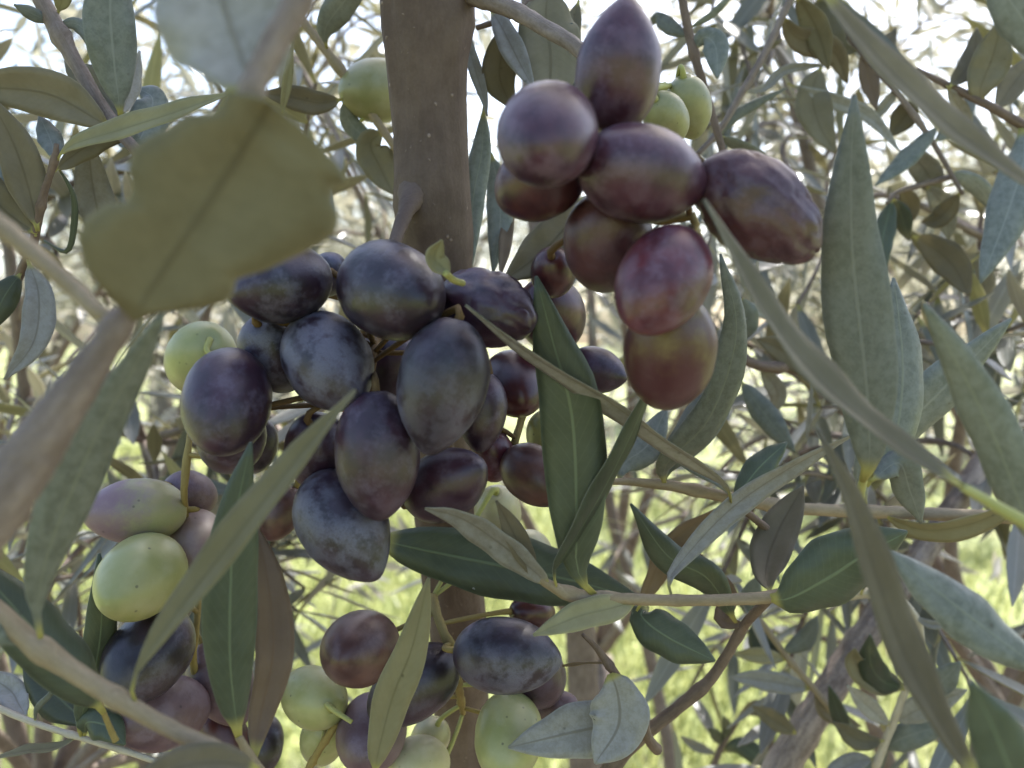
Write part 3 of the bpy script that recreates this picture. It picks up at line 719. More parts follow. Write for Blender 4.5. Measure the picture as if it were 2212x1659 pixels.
# near, blurred: thick stem at the left with the torn broad leaf
TORN = (([0, .03, .10, .20, .27, .36, .41, .46, .52, .60, .66, .72, .80, .86, .90, .95, 1.0], [4, 55, 128, 176, 182, 166, 134, 138, 168, 180, 166, 146, 130, 84, 80, 86, 24]),
        ([0, .08, .13, .20, .27, .33, .38, .47, .57, .66, .73, .79, .83, .88, .91, .95, .985, 1.0], [4, 34, 66, 108, 142, 146, 136, 178, 212, 246, 262, 250, 214, 206, 232, 196, 110, 30]))
twig('thick blurred stem at left carrying the broad torn olive leaf', [(-120, 1220, .140), (0, 1075, .141), (120, 905, .142), (265, 690, .143), (282, 668, .143)], [165, 140, 108, 80, 40], 'grey',
     [([(288, 692), (350, 590), (470, 405), (583, 222)], (.140, .128), 0, 'T', dict(widths=TORN, fold=0.05, n=70, wav=0.0, label='broad torn leaf with a notched edge, olive brown underside')),
      ], nodes=((0.93, 0.35, 0.05),))
twig('thin blurred pinkish twig entering from the left edge', [(-40, 455, .150), (70, 545, .148), (165, 628, .146), (205, 668, .144), (250, 690, .143)], [46, 44, 40, 40, 30], 'tan', [])
twig('pinkish blurred stem hanging from the top with a broad grey leaf', [(690, -90, .135), (640, 10, .134), (590, 100, .133), (550, 180, .132), (536, 222, .132)], [66, 64, 60, 58, 46], 'grey',
     [([(545, 205), (520, 120), (480, 0), (440, -190)], (.134, .140), 280, 'P', dict(pet=0.02, fold=0.10))], nodes=((0.93, 0.25, 0.06),))
# front twig at lower left
twig('tan front twig across the lower left corner with long leaves', [(-60, 1275, .186), (20, 1345, .186), (92, 1405, .186), (270, 1520, .186), (400, 1590, .187), (480, 1625, .188), (560, 1690, .189)],
     [44, 44, 46, 40, 38, 36, 34], 'tan',
     [([(92, 1400), (80, 1310), (105, 1180), (200, 950), (290, 790), (352, 672)], (.186, .172), 108, 'G', dict(pet=0.12, roll=18)),
      ([(296, 1532), (284, 1500), (300, 1440), (385, 1310), (500, 1160), (640, 985), (768, 842)], (.186, .182), 74, 'Y', dict(pet=0.13, roll=-35)),
      ([(60, 1390), (20, 1388), (-30, 1360), (-120, 1300)], (.187, .18), 60, 'G', dict(pet=0.2)),
      ([(560, 1660), (480, 1648), (380, 1660), (250, 1720)], (.185, .172), 85, 'U', dict(pet=0.05)),
      ], nodes=((0.27, 0.35, 0.03), (0.52, 0.3, 0.025)))
twig('short petiole twig at the bottom holding the dark midribbed leaf', [(600, 1720, .235), (560, 1665, .234), (535, 1625, .233), (515, 1590, .232)], [30, 26, 22, 16], 'tan',
     [([(517, 1600), (508, 1540), (496, 1400), (505, 1150), (542, 955)], (.232, .226), 118, 'D', dict(pet=0.05, fold=0.22, label='dark green upright leaf with pale midrib')),
      ([(548, 1648), (562, 1560), (595, 1400), (578, 1235), (545, 1120)], (.236, .255), 82, 'R', dict(pet=0.04, roll=20, label='brownish pink leaf underside'))])
twig('dark leaved twig at the left edge behind the front twig', [(250, 1600, .245), (232, 1560, .243), (215, 1515, .240)], [14, 12, 10], 'stalk',
     [([(225, 1540), (170, 1470), (60, 1350), (-70, 1200)], (.240, .225), 125, 'D', dict(roll=15)),
      ])
twig('pale thin twig along the lower left edge with opposite dark leaves', [(-30, 1518, .290), (70, 1560, .288), (180, 1595, .286), (300, 1632, .285), (430, 1680, .284)], [15, 14, 13, 13, 12], 'pale',
     [([(178, 1595), (172, 1560), (206, 1430), (218, 1320), (214, 1195)], (.286, .280), 68, 'D', dict(pet=0.1, roll=20)),
      ([(180, 1585), (176, 1555), (120, 1500), (50, 1435)], (.286, .30), 92, 'D', dict(pet=0.12)),
      ([(182, 1590), (190, 1560), (235, 1570), (270, 1610)], (.286, .28), 70, 'D', dict(pet=0.1)),
      ([(75, 1560), (80, 1530), (108, 1500), (118, 1478)], (.288, .285), 14, 'G', dict(pet=0.1)),
      ([(60, 1555), (40, 1520), (20, 1490), (-40, 1450)], (.288, .30), 60, 'P', dict(pet=0.1)),
      ([(170, 1590), (120, 1612), (60, 1618), (-20, 1640)], (.286, .28), 20, 'Y', dict(pet=0.05, roll=50))], nodes=((0.42, .4, .02), (0.65, .4, .02)))
twig('yellow green upright leaf sprig crossing the bottom olives', [(800, 1720, .262), (806, 1690, .261), (810, 1660, .260)], [12, 11, 10], 'greenstalk',
     [([(808, 1680), (818, 1620), (850, 1500), (890, 1400), (926, 1248)], (.260, .250), 86, 'Y', dict(pet=0.06, fold=0.10))])
# twig with its tip at the centre, running right
twig('tan twig pointing left below the central bunch with dark and pale leaves', [(1720, 1268, .275), (1660, 1290, .272), (1500, 1297, .268), (1330, 1293, .264), (1240, 1285, .262), (1190, 1265, .260), (1155, 1240, .259)],
     [30, 27, 25, 24, 26, 28, 18], 'tan',
     [([(1285, 1285), (1262, 1262), (1244, 1215), (1246, 1120), (1236, 900), (1195, 740), (1158, 596)], (.262, .246), 140, 'D', dict(pet=0.09, fold=0.10, label='big dark green vertical leaf with greyish tip')),
      ([(1205, 1275), (1196, 1235), (1218, 1195), (1300, 1050), (1375, 900), (1424, 786)], (.260, .245), 40, 'D', dict(pet=0.11, roll=60)),
      ([(1190, 1268), (1150, 1235), (1060, 1165), (990, 1120), (918, 1098)], (.260, .244), 62, 'P', dict(pet=0.05, roll=-30)),
      ([(1160, 1248), (1140, 1210), (1105, 1140), (1072, 1082)], (.259, .250), 50, 'U', dict(pet=0.05, roll=15)),
      ([(1250, 1290), (1235, 1310), (1215, 1330), (1205, 1345)], (.262, .26), 16, 'Y', dict(pet=0.1)),
      ([(1452, 1292), (1445, 1262), (1462, 1225), (1570, 1110), (1700, 1020), (1860, 930)], (.268, .290), 50, 'P', dict(pet=0.08, twist=70, roll=25)),
      ([(1375, 1296), (1330, 1310), (1250, 1330), (1152, 1372)], (.266, .250), 66, 'Y', dict(pet=0.03, roll=10)),
      ([(1660, 1290), (1700, 1290), (1790, 1240), (1870, 1190), (1960, 1148)], (.271, .262), 140, 'D', dict(pet=0.05, fold=0.35, roll=20)),
      ([(1665, 1285), (1655, 1230), (1680, 1150), (1735, 1050)], (.272, .30), 90, 'U', dict(pet=0.08))],
     nodes=((0.72, .35, .025), (0.86, .35, .03), (0.47, .2, .02)))
twig('big dark green horizontal leaf on a hidden twig below the bunch', [(760, 1150, .330), (800, 1158, .326), (838, 1166, .322)], [16, 14, 12], 'brown',
     [([(815, 1162), (880, 1180), (1050, 1215), (1220, 1250), (1392, 1298)], (.322, .308), 142, 'D', dict(pet=0.03, fold=0.12))])
twig('thin pale twig whose long narrow leaf crosses the bunch diagonally', [(1700, 1180, .30), (1630, 1120, .29), (1575, 1078, .283)], [20, 17, 14], 'brown',
     [([(1578, 1085), (1568, 1052), (1500, 1005), (1400, 940), (1300, 868), (1150, 775), (1005, 660)], (.282, .232), 36, 'P', dict(pet=0.08, roll=-62, label='narrow edge-on leaf crossing the bunch'))])
twig('straight tan twig crossing the right half with folded leaves', [(2260, 1122, .360), (2060, 1112, .355), (1900, 1106, .350), (1720, 1098, .340), (1580, 1075, .332), (1440, 1048, .322), (1330, 1040, .315), (1295, 1050, .312)],
     [27, 28, 28, 28, 28, 27, 24, 12], 'tan',
     [([(1438, 1050), (1432, 1020), (1450, 985), (1530, 900), (1588, 720), (1556, 548)], (.322, .286), 72, 'G', dict(pet=0.06, wav=0.15, roll=25)),
      ([(1440, 1050), (1440, 1010), (1500, 930), (1565, 840), (1610, 780)], (.322, .33), 86, 'B', dict(pet=0.08)),
      ([(1335, 1042), (1350, 1000), (1400, 960), (1440, 880)], (.318, .33), 70, 'B', dict(pet=0.08)),
      ([(1580, 1078), (1560, 1050), (1460, 990), (1380, 935)], (.332, .31), 20, 'G', dict(pet=0.08, roll=50)),
      ([(1585, 1080), (1640, 1010), (1700, 955)], (.332, .34), 60, 'D', dict(pet=0.06)),
      ([(1870, 1105), (1866, 1040), (1900, 960), (1990, 880), (2080, 790), (2185, 688)], (.35, .33), 96, 'B', dict(pet=0.1, roll=30)),
      ([(1900, 1110), (2000, 1150), (2120, 1130), (2240, 1060)], (.35, .33), 46, 'Y', dict(pet=0.06, roll=40))],
     nodes=((0.62, .3, .015), (0.8, .3, .015), (0.4, .25, .015)))
twig('large grey green upright leaf on a yellow petiole at right', [(1850, 1140, .262), (1856, 1080, .250), (1866, 1030, .240)], [26, 22, 16], 'greenstalk',
     [([(1862, 1040), (1878, 990), (1870, 820), (1842, 560), (1838, 380), (1846, 205)], (.240, .212), 140, 'B', dict(pet=0.05, fold=0.2, label='large grey green leaf, tip up')),
      ([(1872, 1050), (1925, 960), (1945, 800), (1930, 600)], (.252, .262), 100, 'G', dict(pet=0.06, roll=30)),
      ([(1880, 1040), (1940, 1000), (1965, 1060), (1990, 1130)], (.25, .26), 70, 'B', dict(pet=0.06))])
twig('blurred narrow leaf slanting across the upper right corner', [(1690, -110, .178), (1740, -60, .178), (1780, -20, .178)], [22, 20, 18], 'grey',
     [([(1770, -30), (1830, 40), (1950, 165), (2100, 300), (2290, 440)], (.178, .172), 56, 'U', dict(pet=0.04, roll=-50))])
twig('blurred thin leaf slanting from the shrivelled olive to the right edge', [(2300, 1180, .176), (2190, 1115, .175), (2080, 1052, .174)], [30, 28, 20], 'greenstalk',
     [([(2095, 1060), (2050, 1030), (1930, 940), (1800, 830), (1680, 690), (1600, 560), (1522, 430)], (.174, .172), 58, 'U', dict(pet=0.04, roll=60))])
twig('grey curved leaf hanging over the right edge', [(2330, 1330, .19), (2290, 1260, .19), (2255, 1195, .19)], [24, 22, 18], 'tan',
     [([(2262, 1205), (2215, 1110), (2160, 960), (2080, 800), (1996, 655)], (.19, .186), 102, 'G', dict(pet=0.04, roll=-20, fold=0.3))])
twig('grey leaf slanting into the lower right corner', [(2330, 1510, .2), (2290, 1480, .2), (2250, 1450, .2)], [22, 20, 16], 'tan',
     [([(2255, 1452), (2140, 1372), (2010, 1270), (1915, 1188)], (.2, .205), 104, 'G', dict(pet=0.04, roll=25, fold=0.25))])
twig('long blurred edge-on leaf descending to the lower right corner', [(2200, 1800, .172), (2160, 1750, .171), (2120, 1690, .17)], [22, 20, 16], 'tan',
     [([(2125, 1700), (2060, 1600), (1960, 1400), (1895, 1220), (1840, 1070), (1765, 930)], (.17, .168), 78, 'U', dict(pet=0.03, roll=40))])
twig('dark green blurred leaf at the bottom right corner', [(2290, 1850, .152), (2250, 1800, .152), (2215, 1750, .152)], [22, 20, 16], 'tan',
     [([(2220, 1760), (2180, 1660), (2140, 1560), (2096, 1470)], (.152, .150), 120, 'D', dict(pet=0.03))])
twig('blue grey leaf dipping into the top right corner', [(2330, 200, .2), (2320, 160, .2), (2300, 130, .2)], [20, 18, 14], 'tan',
     [([(2300, 135), (2240, 80), (2180, 0), (2120, -90)], (.2, .2), 100, 'B', dict(pet=0.03))])
# upper left
twig('brown twig descending from the top left corner with grey leaves', [(60, -60, .300), (100, 20, .298), (160, 130, .295), (240, 260, .290), (310, 345, .288), (370, 430, .288)], [36, 36, 32, 28, 25, 22], 'grey',
     [([(262, 258), (256, 215), (246, 130), (238, 20), (240, -130)], (.290, .278), 108, 'B', dict(pet=0.1, label='blue grey leaf pointing up')),
      ([(240, 277), (215, 262), (110, 205), (0, 190), (-90, 195)], (.290, .275), 104, 'U', dict(pet=0.07, label='broad olive leaf underside reaching the left edge')),
      ([(262, 250), (285, 190), (302, 110)], (.290, .30), 34, 'P', dict(pet=0.06, roll=30)),
      ([(270, 262), (225, 210), (140, 130)], (.292, .32), 90, 'U', dict(pet=0.06)),
      ([(268, 270), (300, 300), (330, 220), (300, 190)], (.292, .31), 80, 'B', dict(pet=0.06)),
      ([(300, 335), (290, 300), (255, 250)], (.29, .32), 70, 'B', dict(pet=0.05)),
      ([(120, 60), (160, 50), (190, 75), (200, 120)], (.298, .30), 32, 'B', dict(pet=0.1)),
      ([(112, 50), (70, 30), (30, 10)], (.298, .29), 30, 'B', dict(pet=0.1)),
      ([(125, 30), (135, -10), (130, -70)], (.298, .29), 40, 'Y', dict(pet=0.1))],
     nodes=((0.28, .45, .03), (0.68, .35, .03)))
twig('upright leafy sprig at the left edge behind the blurred stem', [(30, 620, .300), (70, 530, .290), (92, 430, .284), (118, 345, .280), (122, 310, .279)], [20, 20, 18, 16, 10], 'brown',
     [([(122, 348), (140, 322), (180, 300), (300, 262), (505, 198)], (.280, .268), 44, 'Y', dict(pet=0.08, roll=-40)),
      ([(118, 370), (150, 345), (210, 310), (300, 280)], (.281, .30), 44, 'U', dict(pet=0.08, roll=30)),
      ([(82, 500), (60, 400), (25, 300), (-30, 200)], (.286, .275), 84, 'U', dict(pet=0.06)),
      ([(80, 505), (30, 470), (-10, 430), (-60, 330)], (.287, .28), 72, 'U', dict(pet=0.06)),
      ([(78, 510), (52, 470), (0, 330)], (.287, .30), 50, 'B', dict(pet=0.06)),
      ([(112, 345), (112, 310), (85, 250)], (.280, .29), 50, 'B', dict(pet=0.08)),
      ([(60, 560), (84, 640), (72, 740), (10, 820)], (.29, .28), 66, 'P', dict(pet=0.06)),
      ([(45, 590), (10, 640), (-30, 720)], (.295, .29), 60, 'D', dict(pet=0.06)),
      ([(118, 350), (160, 430), (148, 540), (95, 520)], (.285, .30), 14, 'D', dict(pet=0.06)),
      ([(190, 300), (200, 400), (222, 500), (240, 560)], (.31, .33), 76, 'P', dict(pet=0.05))],
     nodes=((0.62, .4, .03), (0.9, .5, .05)))
twig('brown twig left of the trunk passing the single green olive', [(600, -30, .36), (650, 40, .36), (712, 120, .362), (760, 185, .366), (840, 300, .37), (880, 360, .372)], [18, 19, 20, 20, 18, 16], 'tan',
     [([(706, 105), (702, 65), (730, 20), (800, -60)], (.36, .345), 64, 'B', dict(pet=0.1)),
      ([(740, 215), (690, 222), (640, 212), (565, 200)], (.362, .35), 56, 'U', dict(pet=0.06)),
      ([(608, 250), (618, 190), (632, 88)], (.35, .34), 22, 'Y', dict(pet=0.06)),
      ([(830, 285), (800, 310), (820, 360), (850, 420)], (.37, .375), 78, 'U', dict(pet=0.06)),
      ([(660, 60), (560, 60), (470, 50)], (.36, .38), 44, 'U', dict(pet=0.06)),
      ([(740, 215), (760, 270), (830, 330)], (.365, .38), 40, 'B', dict(pet=0.06))], nodes=((0.45, .4, .03),))
twig('leafy twig just right of the trunk above the round purple olive', [(1250, -90, .335), (1190, -40, .333), (1140, 10, .33), (1090, 40, .33), (1030, 60, .335)], [18, 17, 16, 14, 12], 'brown',
     [([(1185, -30), (1180, 40), (1190, 130), (1182, 260)], (.333, .31), 138, 'U', dict(pet=0.05, fold=0.06)),
      ([(1060, 20), (1085, 60), (1120, 130), (1155, 195)], (.33, .31), 54, 'P', dict(pet=0.05)),
      ([(1092, 50), (1085, 110), (1080, 170), (1110, 240)], (.33, .335), 76, 'U', dict(pet=0.05)),
      ([(1010, 60), (1018, 120), (1045, 210), (1052, 250)], (.335, .33), 30, 'P', dict(pet=0.05)),
      ([(1045, 230), (1040, 330), (1022, 430), (1015, 590)], (.338, .33), 52, 'G', dict(pet=0.05)),
      ([(1060, 330), (1075, 400), (1080, 480), (1065, 590)], (.345, .34), 58, 'B', dict(pet=0.05)),
      ([(1110, 440), (1095, 500), (1090, 540), (1080, 600)], (.345, .33), 30, 'R', dict(pet=0.05)),
      ([(1205, 130), (1230, 200), (1218, 280)], (.345, .33), 66, 'B', dict(pet=0.05)),
      ([(1250, 0), (1235, 80), (1258, 160)], (.345, .33), 40, 'U', dict(pet=0.05))])
twig('olive green leaf hanging under the maroon olive of the upper bunch', [(1300, 400, .268), (1285, 412, .266), (1268, 430, .264)], [12, 11, 10], 'greenstalk',
     [([(1272, 425), (1240, 470), (1170, 545), (1088, 606)], (.264, .255), 108, 'U', dict(pet=0.04))])
twig('tiny curled yellow green leaf tip on the big roundish black olive', [(1000, 612, .236), (980, 605, .230), (962, 590, .226)], [14, 15, 15], 'greenstalk',
     [([(975, 600), (955, 575), (940, 555), (955, 518)], (.227, .226), 46, 'Y', dict(pet=0.1, roll=20))])
# lower right
twig('brown jointed twig rising from the bottom edge to the right', [(1290, 1700, .330), (1345, 1630, .328), (1400, 1580, .326), (1490, 1508, .324), (1540, 1460, .322), (1585, 1390, .318), (1612, 1345, .312), (1660, 1296, .285)], [34, 32, 29, 26, 23, 21, 21, 18], 'brown',
     [([(1400, 1310), (1385, 1330), (1440, 1375), (1545, 1428)], (.315, .305), 92, 'D', dict(pet=0.04)),
      ([(1375, 1320), (1410, 1260), (1450, 1180), (1545, 1100)], (.31, .315), 50, 'R', dict(pet=0.06, roll=40)),
      ([(1590, 1345), (1530, 1250), (1440, 1200), (1362, 1088)], (.313, .30), 72, 'D', dict(pet=0.05, twist=50)),
      ([(1620, 1350), (1560, 1340), (1570, 1280), (1490, 1180)], (.313, .325), 40, 'R', dict(pet=0.05))],
     nodes=((0.08, .3, .03), (0.45, .35, .02), (0.68, .3, .02)))
twig('upright brown spur with two broad grey leaves at bottom centre', [(1420, 1620, .312), (1398, 1590, .306), (1385, 1530, .300), (1340, 1470, .298), (1290, 1402, .296), (1258, 1370, .295)], [24, 22, 19, 18, 17, 8], 'brown',
     [([(1400, 1560), (1375, 1560), (1270, 1575), (1098, 1615)], (.298, .285), 116, 'P', dict(pet=0.03, fold=0.1, label='broad grey leaf lying to the left')),
      ([(1318, 1455), (1335, 1500), (1335, 1570), (1285, 1650)], (.288, .280), 128, 'P', dict(pet=0.03, fold=0.15)),
      ([(1310, 1432), (1270, 1432), (1215, 1438)], (.297, .305), 9, 'R', dict(pet=0.5))],
     nodes=((0.42, .5, .03), (0.75, .4, .03)))
stick = twig('thick furrowed grey brown branch slanting up at lower right', [(1640, 1760, .50), (1700, 1640, .50), (1830, 1430, .505), (1965, 1235, .515), (2060, 1095, .53), (2150, 950, .56)], [74, 70, 63, 56, 50, 44], 'furrow', [], seg=16, n=50, rough=0.12, nodes=((0.45, .1, .05),))
twig('pale bent twig crossing behind the thick furrowed branch', [(1680, 1300, .44), (1800, 1288, .43), (1900, 1282, .42), (1965, 1320, .42), (1985, 1380, .425), (1960, 1480, .44), (1890, 1659, .46)], [24, 24, 22, 22, 18, 18, 18], 'pale',
     [([(1860, 1285), (1870, 1230), (1850, 1200), (1900, 1140)], (.42, .40), 50, 'D', dict(pet=0.08)),
      ([(1970, 1330), (2020, 1350), (2080, 1330)], (.42, .41), 20, 'P', dict(pet=0.08)),
      ([(1960, 1480), (1900, 1470), (1850, 1435), (1846, 1400)], (.44, .42), 66, 'U', dict(pet=0.08)),
      ([(1955, 1490), (1905, 1470), (1880, 1430), (1880, 1370)], (.44, .42), 60, 'D', dict(pet=0.08)),
      ([(1965, 1470), (2020, 1480), (2075, 1430)], (.44, .42), 56, 'B', dict(pet=0.08)),
      ([(1930, 1560), (1990, 1530), (2090, 1490)], (.45, .42), 56, 'P', dict(pet=0.08)),
      ([(1925, 1570), (1880, 1530), (1830, 1480)], (.45, .43), 40, 'P', dict(pet=0.08)),
      ([(1910, 1600), (1860, 1600), (1800, 1560)], (.45, .44), 44, 'U', dict(pet=0.08)),
      ([(1900, 1620), (1960, 1590), (2060, 1560)], (.46, .44), 60, 'B', dict(pet=0.08)),
      ([(1890, 1640), (1840, 1650), (1760, 1700)], (.46, .45), 46, 'P', dict(pet=0.08))], n=50)
twig('slender twig with pale pointed leaves before the grass at lower right', [(1560, 1270, .47), (1640, 1340, .47), (1700, 1420, .47), (1760, 1490, .47), (1850, 1600, .47)], [16, 15, 14, 14, 12], 'tan',
     [([(1752, 1488), (1700, 1478), (1640, 1468), (1576, 1462)], (.47, .46), 46, 'P', dict(pet=0.04)),
      ([(1700, 1425), (1660, 1418), (1625, 1415), (1582, 1412)], (.47, .46), 34, 'Y', dict(pet=0.04)),
      ([(1720, 1585), (1680, 1560), (1625, 1525)], (.49, .48), 40, 'U', dict(pet=0.04)),
      ([(1700, 1420), (1650, 1400), (1630, 1330)], (.47, .48), 54, 'D', dict(pet=0.06)),
      ([(1760, 1490), (1790, 1540), (1860, 1570)], (.47, .48), 40, 'U', dict(pet=0.06)),
      ([(1690, 1410), (1740, 1380), (1765, 1330)], (.47, .46), 40, 'B', dict(pet=0.06)),
      ([(1645, 1340), (1620, 1300), (1640, 1240)], (.47, .46), 46, 'B', dict(pet=0.06)),
      ([(1850, 1600), (1820, 1560), (1790, 1480)], (.47, .46), 36, 'D', dict(pet=0.06))], nodes=((.5, .3, .02),))
twig('small sprig with rounded leaves against the grass at the bottom', [(1530, 1690, .62), (1555, 1620, .62), (1585, 1570, .62), (1610, 1530, .62)], [16, 15, 13, 8], 'brown',
     [([(1560, 1610), (1548, 1590), (1530, 1572)], (.62, .61), 26, 'D'), ([(1562, 1600), (1570, 1570), (1562, 1545)], (.62, .61), 22, 'D'),
      ([(1560, 1625), (1600, 1610), (1650, 1650), (1660, 1700)], (.62, .6), 44, 'D'), ([(1600, 1540), (1640, 1530), (1690, 1550)], (.62, .6), 36, 'U'),
      ([(1550, 1630), (1500, 1610), (1470, 1590)], (.62, .6), 22, 'P')])
twig('thin crossing twigs behind the green olives at upper right', [(1715, -20, .40), (1660, 100, .40), (1600, 205, .40), (1555, 280, .40), (1505, 335, .40)], [15, 16, 16, 14, 12], 'grey',
     [([(1690, 30), (1720, 80), (1800, 110), (1830, 180)], (.40, .42), 60, 'U'), ([(1600, 200), (1650, 190), (1700, 150), (1790, 140)], (.4, .42), 22, 'P'),
      ([(1510, 330), (1590, 250), (1700, 190)], (.4, .41), 24, 'G'), ([(1720, -10), (1760, 60), (1790, 150)], (.4, .41), 60, 'U', dict(roll=20))])
twig('dark upright twig beside the two green olives at upper right', [(1470, -20, .37), (1495, 100, .37), (1530, 220, .37), (1562, 330, .37), (1580, 420, .37)], [18, 20, 18, 16, 14], 'brown',
     [([(1500, 110), (1520, 80), (1545, 100), (1550, 170)], (.37, .36), 56, 'B'), ([(1490, 60), (1540, 30), (1590, -20)], (.37, .36), 16, 'G'),
      ([(1490, 80), (1450, 60), (1420, 40), (1400, 60)], (.37, .39), 34, 'G'), ([(1550, 290), (1620, 330), (1700, 390)], (.37, .39), 34, 'G', dict(roll=30))], nodes=((.3, .3, .03),))
twig('leafy shoot in the upper right corner behind the blurred slanting leaf', [(1735, -60, .46), (1790, 20, .45), (1860, 110, .445), (1930, 190, .44), (2010, 300, .44), (2080, 420, .44)], [18, 17, 16, 14, 12, 9], 'grey',
     [([(1770, -10), (1775, 50), (1810, 100), (1850, 112)], (.45, .44), 66, 'U'), ([(1775, 140), (1755, 200), (1770, 270), (1806, 330)], (.45, .44), 72, 'U'),
      ([(1860, 110), (1872, 150), (1885, 200), (1893, 238)], (.445, .44), 40, 'R'), ([(1700, 180), (1790, 215), (1877, 250), (1945, 328)], (.45, .44), 34, 'P'),
      ([(2030, 268), (1990, 310), (1940, 360), (1890, 402)], (.44, .43), 40, 'G', dict(roll=30)), ([(1945, 182), (1910, 230), (1875, 272)], (.44, .45), 24, 'P'),
      ([(1985, 215), (1955, 250), (1924, 295)], (.44, .45), 52, 'U'), ([(1960, 318), (2000, 370), (2030, 425)], (.44, .46), 62, 'P'),
      ([(1925, 185), (1910, 120), (1935, 60)], (.44, .46), 44, 'U'), ([(2015, 310), (2070, 260), (2110, 190)], (.44, .46), 40, 'G'),
      ([(2050, 370), (2110, 400), (2160, 470)], (.44, .46), 40, 'B'), ([(2075, 415), (2030, 470), (1990, 480)], (.44, .46), 44, 'U')], nodes=((.5, .3, .02), (.7, .3, .02)))
twig('brown shoot at the right edge with broad olive and blue leaves', [(2260, 300, .42), (2212, 272, .42), (2130, 225, .42), (2035, 178, .425), (1980, 150, .43)], [22, 21, 19, 16, 10], 'brown',
     [([(2120, 225), (2118, 190), (2145, 120), (2165, 40)], (.42, .41), 80, 'U'), ([(2205, 270), (2212, 340), (2180, 450), (2118, 612)], (.42, .40), 88, 'B', dict(pet=0.05)),
      ([(2050, 190), (2100, 130), (2110, 60)], (.42, .43), 50, 'U'), ([(2150, 240), (2190, 180), (2240, 120)], (.42, .43), 56, 'U'), ([(2045, 185), (2080, 250), (2090, 320)], (.42, .44), 34, 'P')])
twig('drooping shoot right of the tall grey leaf with dark and olive leaves', [(2060, 380, .45), (1990, 400, .45), (1940, 415, .45), (1915, 440, .45)], [14, 13, 12, 8], 'grey',
     [([(1928, 428), (1915, 480), (1905, 530), (1912, 590)], (.45, .44), 48, 'D'), ([(1930, 428), (1945, 460), (1964, 520)], (.45, .46), 40, 'D'), ([(1945, 405), (1965, 440), (1962, 490)], (.45, .46), 42, 'U'),
      ([(1970, 510), (2010, 530), (2060, 575), (2095, 640)], (.46, .45), 72, 'U'), ([(2000, 400), (2040, 450), (2050, 520)], (.45, .47), 50, 'P')])
twig('brown knobbly shoot behind the half ripe olive with grey and olive leaves', [(1780, 810, .45), (1700, 795, .44), (1640, 790, .43), (1590, 760, .43), (1570, 700, .43), (1600, 640, .43)], [18, 22, 24, 20, 14, 10], 'brown',
     [([(1762, 812), (1735, 790), (1690, 755), (1634, 732)], (.44, .43), 60, 'U'), ([(1598, 820), (1640, 880), (1680, 930), (1718, 978)], (.43, .42), 54, 'G'),
      ([(1755, 815), (1750, 880), (1745, 930), (1740, 960)], (.44, .45), 12, 'P'), ([(1600, 640), (1610, 690), (1600, 740)], (.43, .44), 60, 'G'),
      ([(1640, 790), (1680, 850), (1660, 900)], (.44, .46), 40, 'P'), ([(1590, 690), (1640, 670), (1690, 690)], (.43, .45), 36, 'P')], nodes=((.35, .4, .03), (.6, .3, .03)))
# side stems behind
o = tube('sapling_stem', [Vector((0.09, 1.10, -0.1)), Vector((0.095, 1.0, 0.5)), P(1262, 1659, .86), P(1256, 1400, .83), P(1235, 1180, .80), P(1205, 1000, .78), P(1180, 700, .76), P(1150, 200, .75), P(1140, -200, .76)],
         [.020, .019, r_at(88, .86), r_at(84, .83), r_at(80, .80), r_at(72, .78), r_at(60, .76), r_at(50, .75), r_at(40, .75)], BM['grey'], None, n=70, seg=14)
tag(o, 'blurred smooth stem just right of and behind the trunk', 'stem')
o = tube('sapling_stem', [Vector((0.36, 1.35, -0.1)), P(1455, 1700, 1.15), P(1425, 1520, 1.12), P(1385, 1340, 1.1), P(1330, 1150, 1.08), P(1290, 900, 1.08), P(1270, 500, 1.1)], [.012, r_at(40, 1.1), r_at(36, 1.1), r_at(32, 1.1), r_at(28, 1.1), .007, .005], BM['grey'], None, n=60, seg=10)
tag(o, 'slender pale stem standing in front of the sunny grass', 'stem')

# ---------------------------------------------------------------- neighbouring olive bushes: trunk, limbs, branches with single leaves
def leaf_proto(L, W, fold, bend, front, back):
    n, c = 7, 3; verts, uvs, faces, mi = [], [], [], []
    for layer in (0, 1):
        for i in range(n):
            f = i / (n - 1); w = W * 0.5 * blade(f, 0.09); y = f * L
            for k in range(c):
                s = k - 1; z = bend * L * math.sin(f * math.pi * 0.5) ** 2 * -1 + fold * w * (abs(s)) + (0.00028 if layer == 0 else -0.00028)
                verts.append((s * w, y, z)); uvs.append((0.5 + 0.5 * s, f))
    off = n * c
    for i in range(n - 1):
        for k in range(c - 1):
            a, b, d, e = i * c + k, i * c + k + 1, (i + 1) * c + k + 1, (i + 1) * c + k
            faces.append((a, b, d, e)); mi.append(0); faces.append((off + e, off + d, off + b, off + a)); mi.append(1)
    me = bpy.data.meshes.new('leaf'); me.from_pydata(verts, [], faces)
    me.materials.append(CH[front]); me.materials.append(CH[back])
    ul = me.uv_layers.new(name='UVMap'); li = [l.vertex_index for l in me.loops]
    ul.data.foreach_set('uv', np.array(uvs, dtype=np.float32)[li].ravel())
    me.polygons.foreach_set('material_index', mi); me.polygons.foreach_set('use_smooth', [True] * len(me.polygons))
    return me
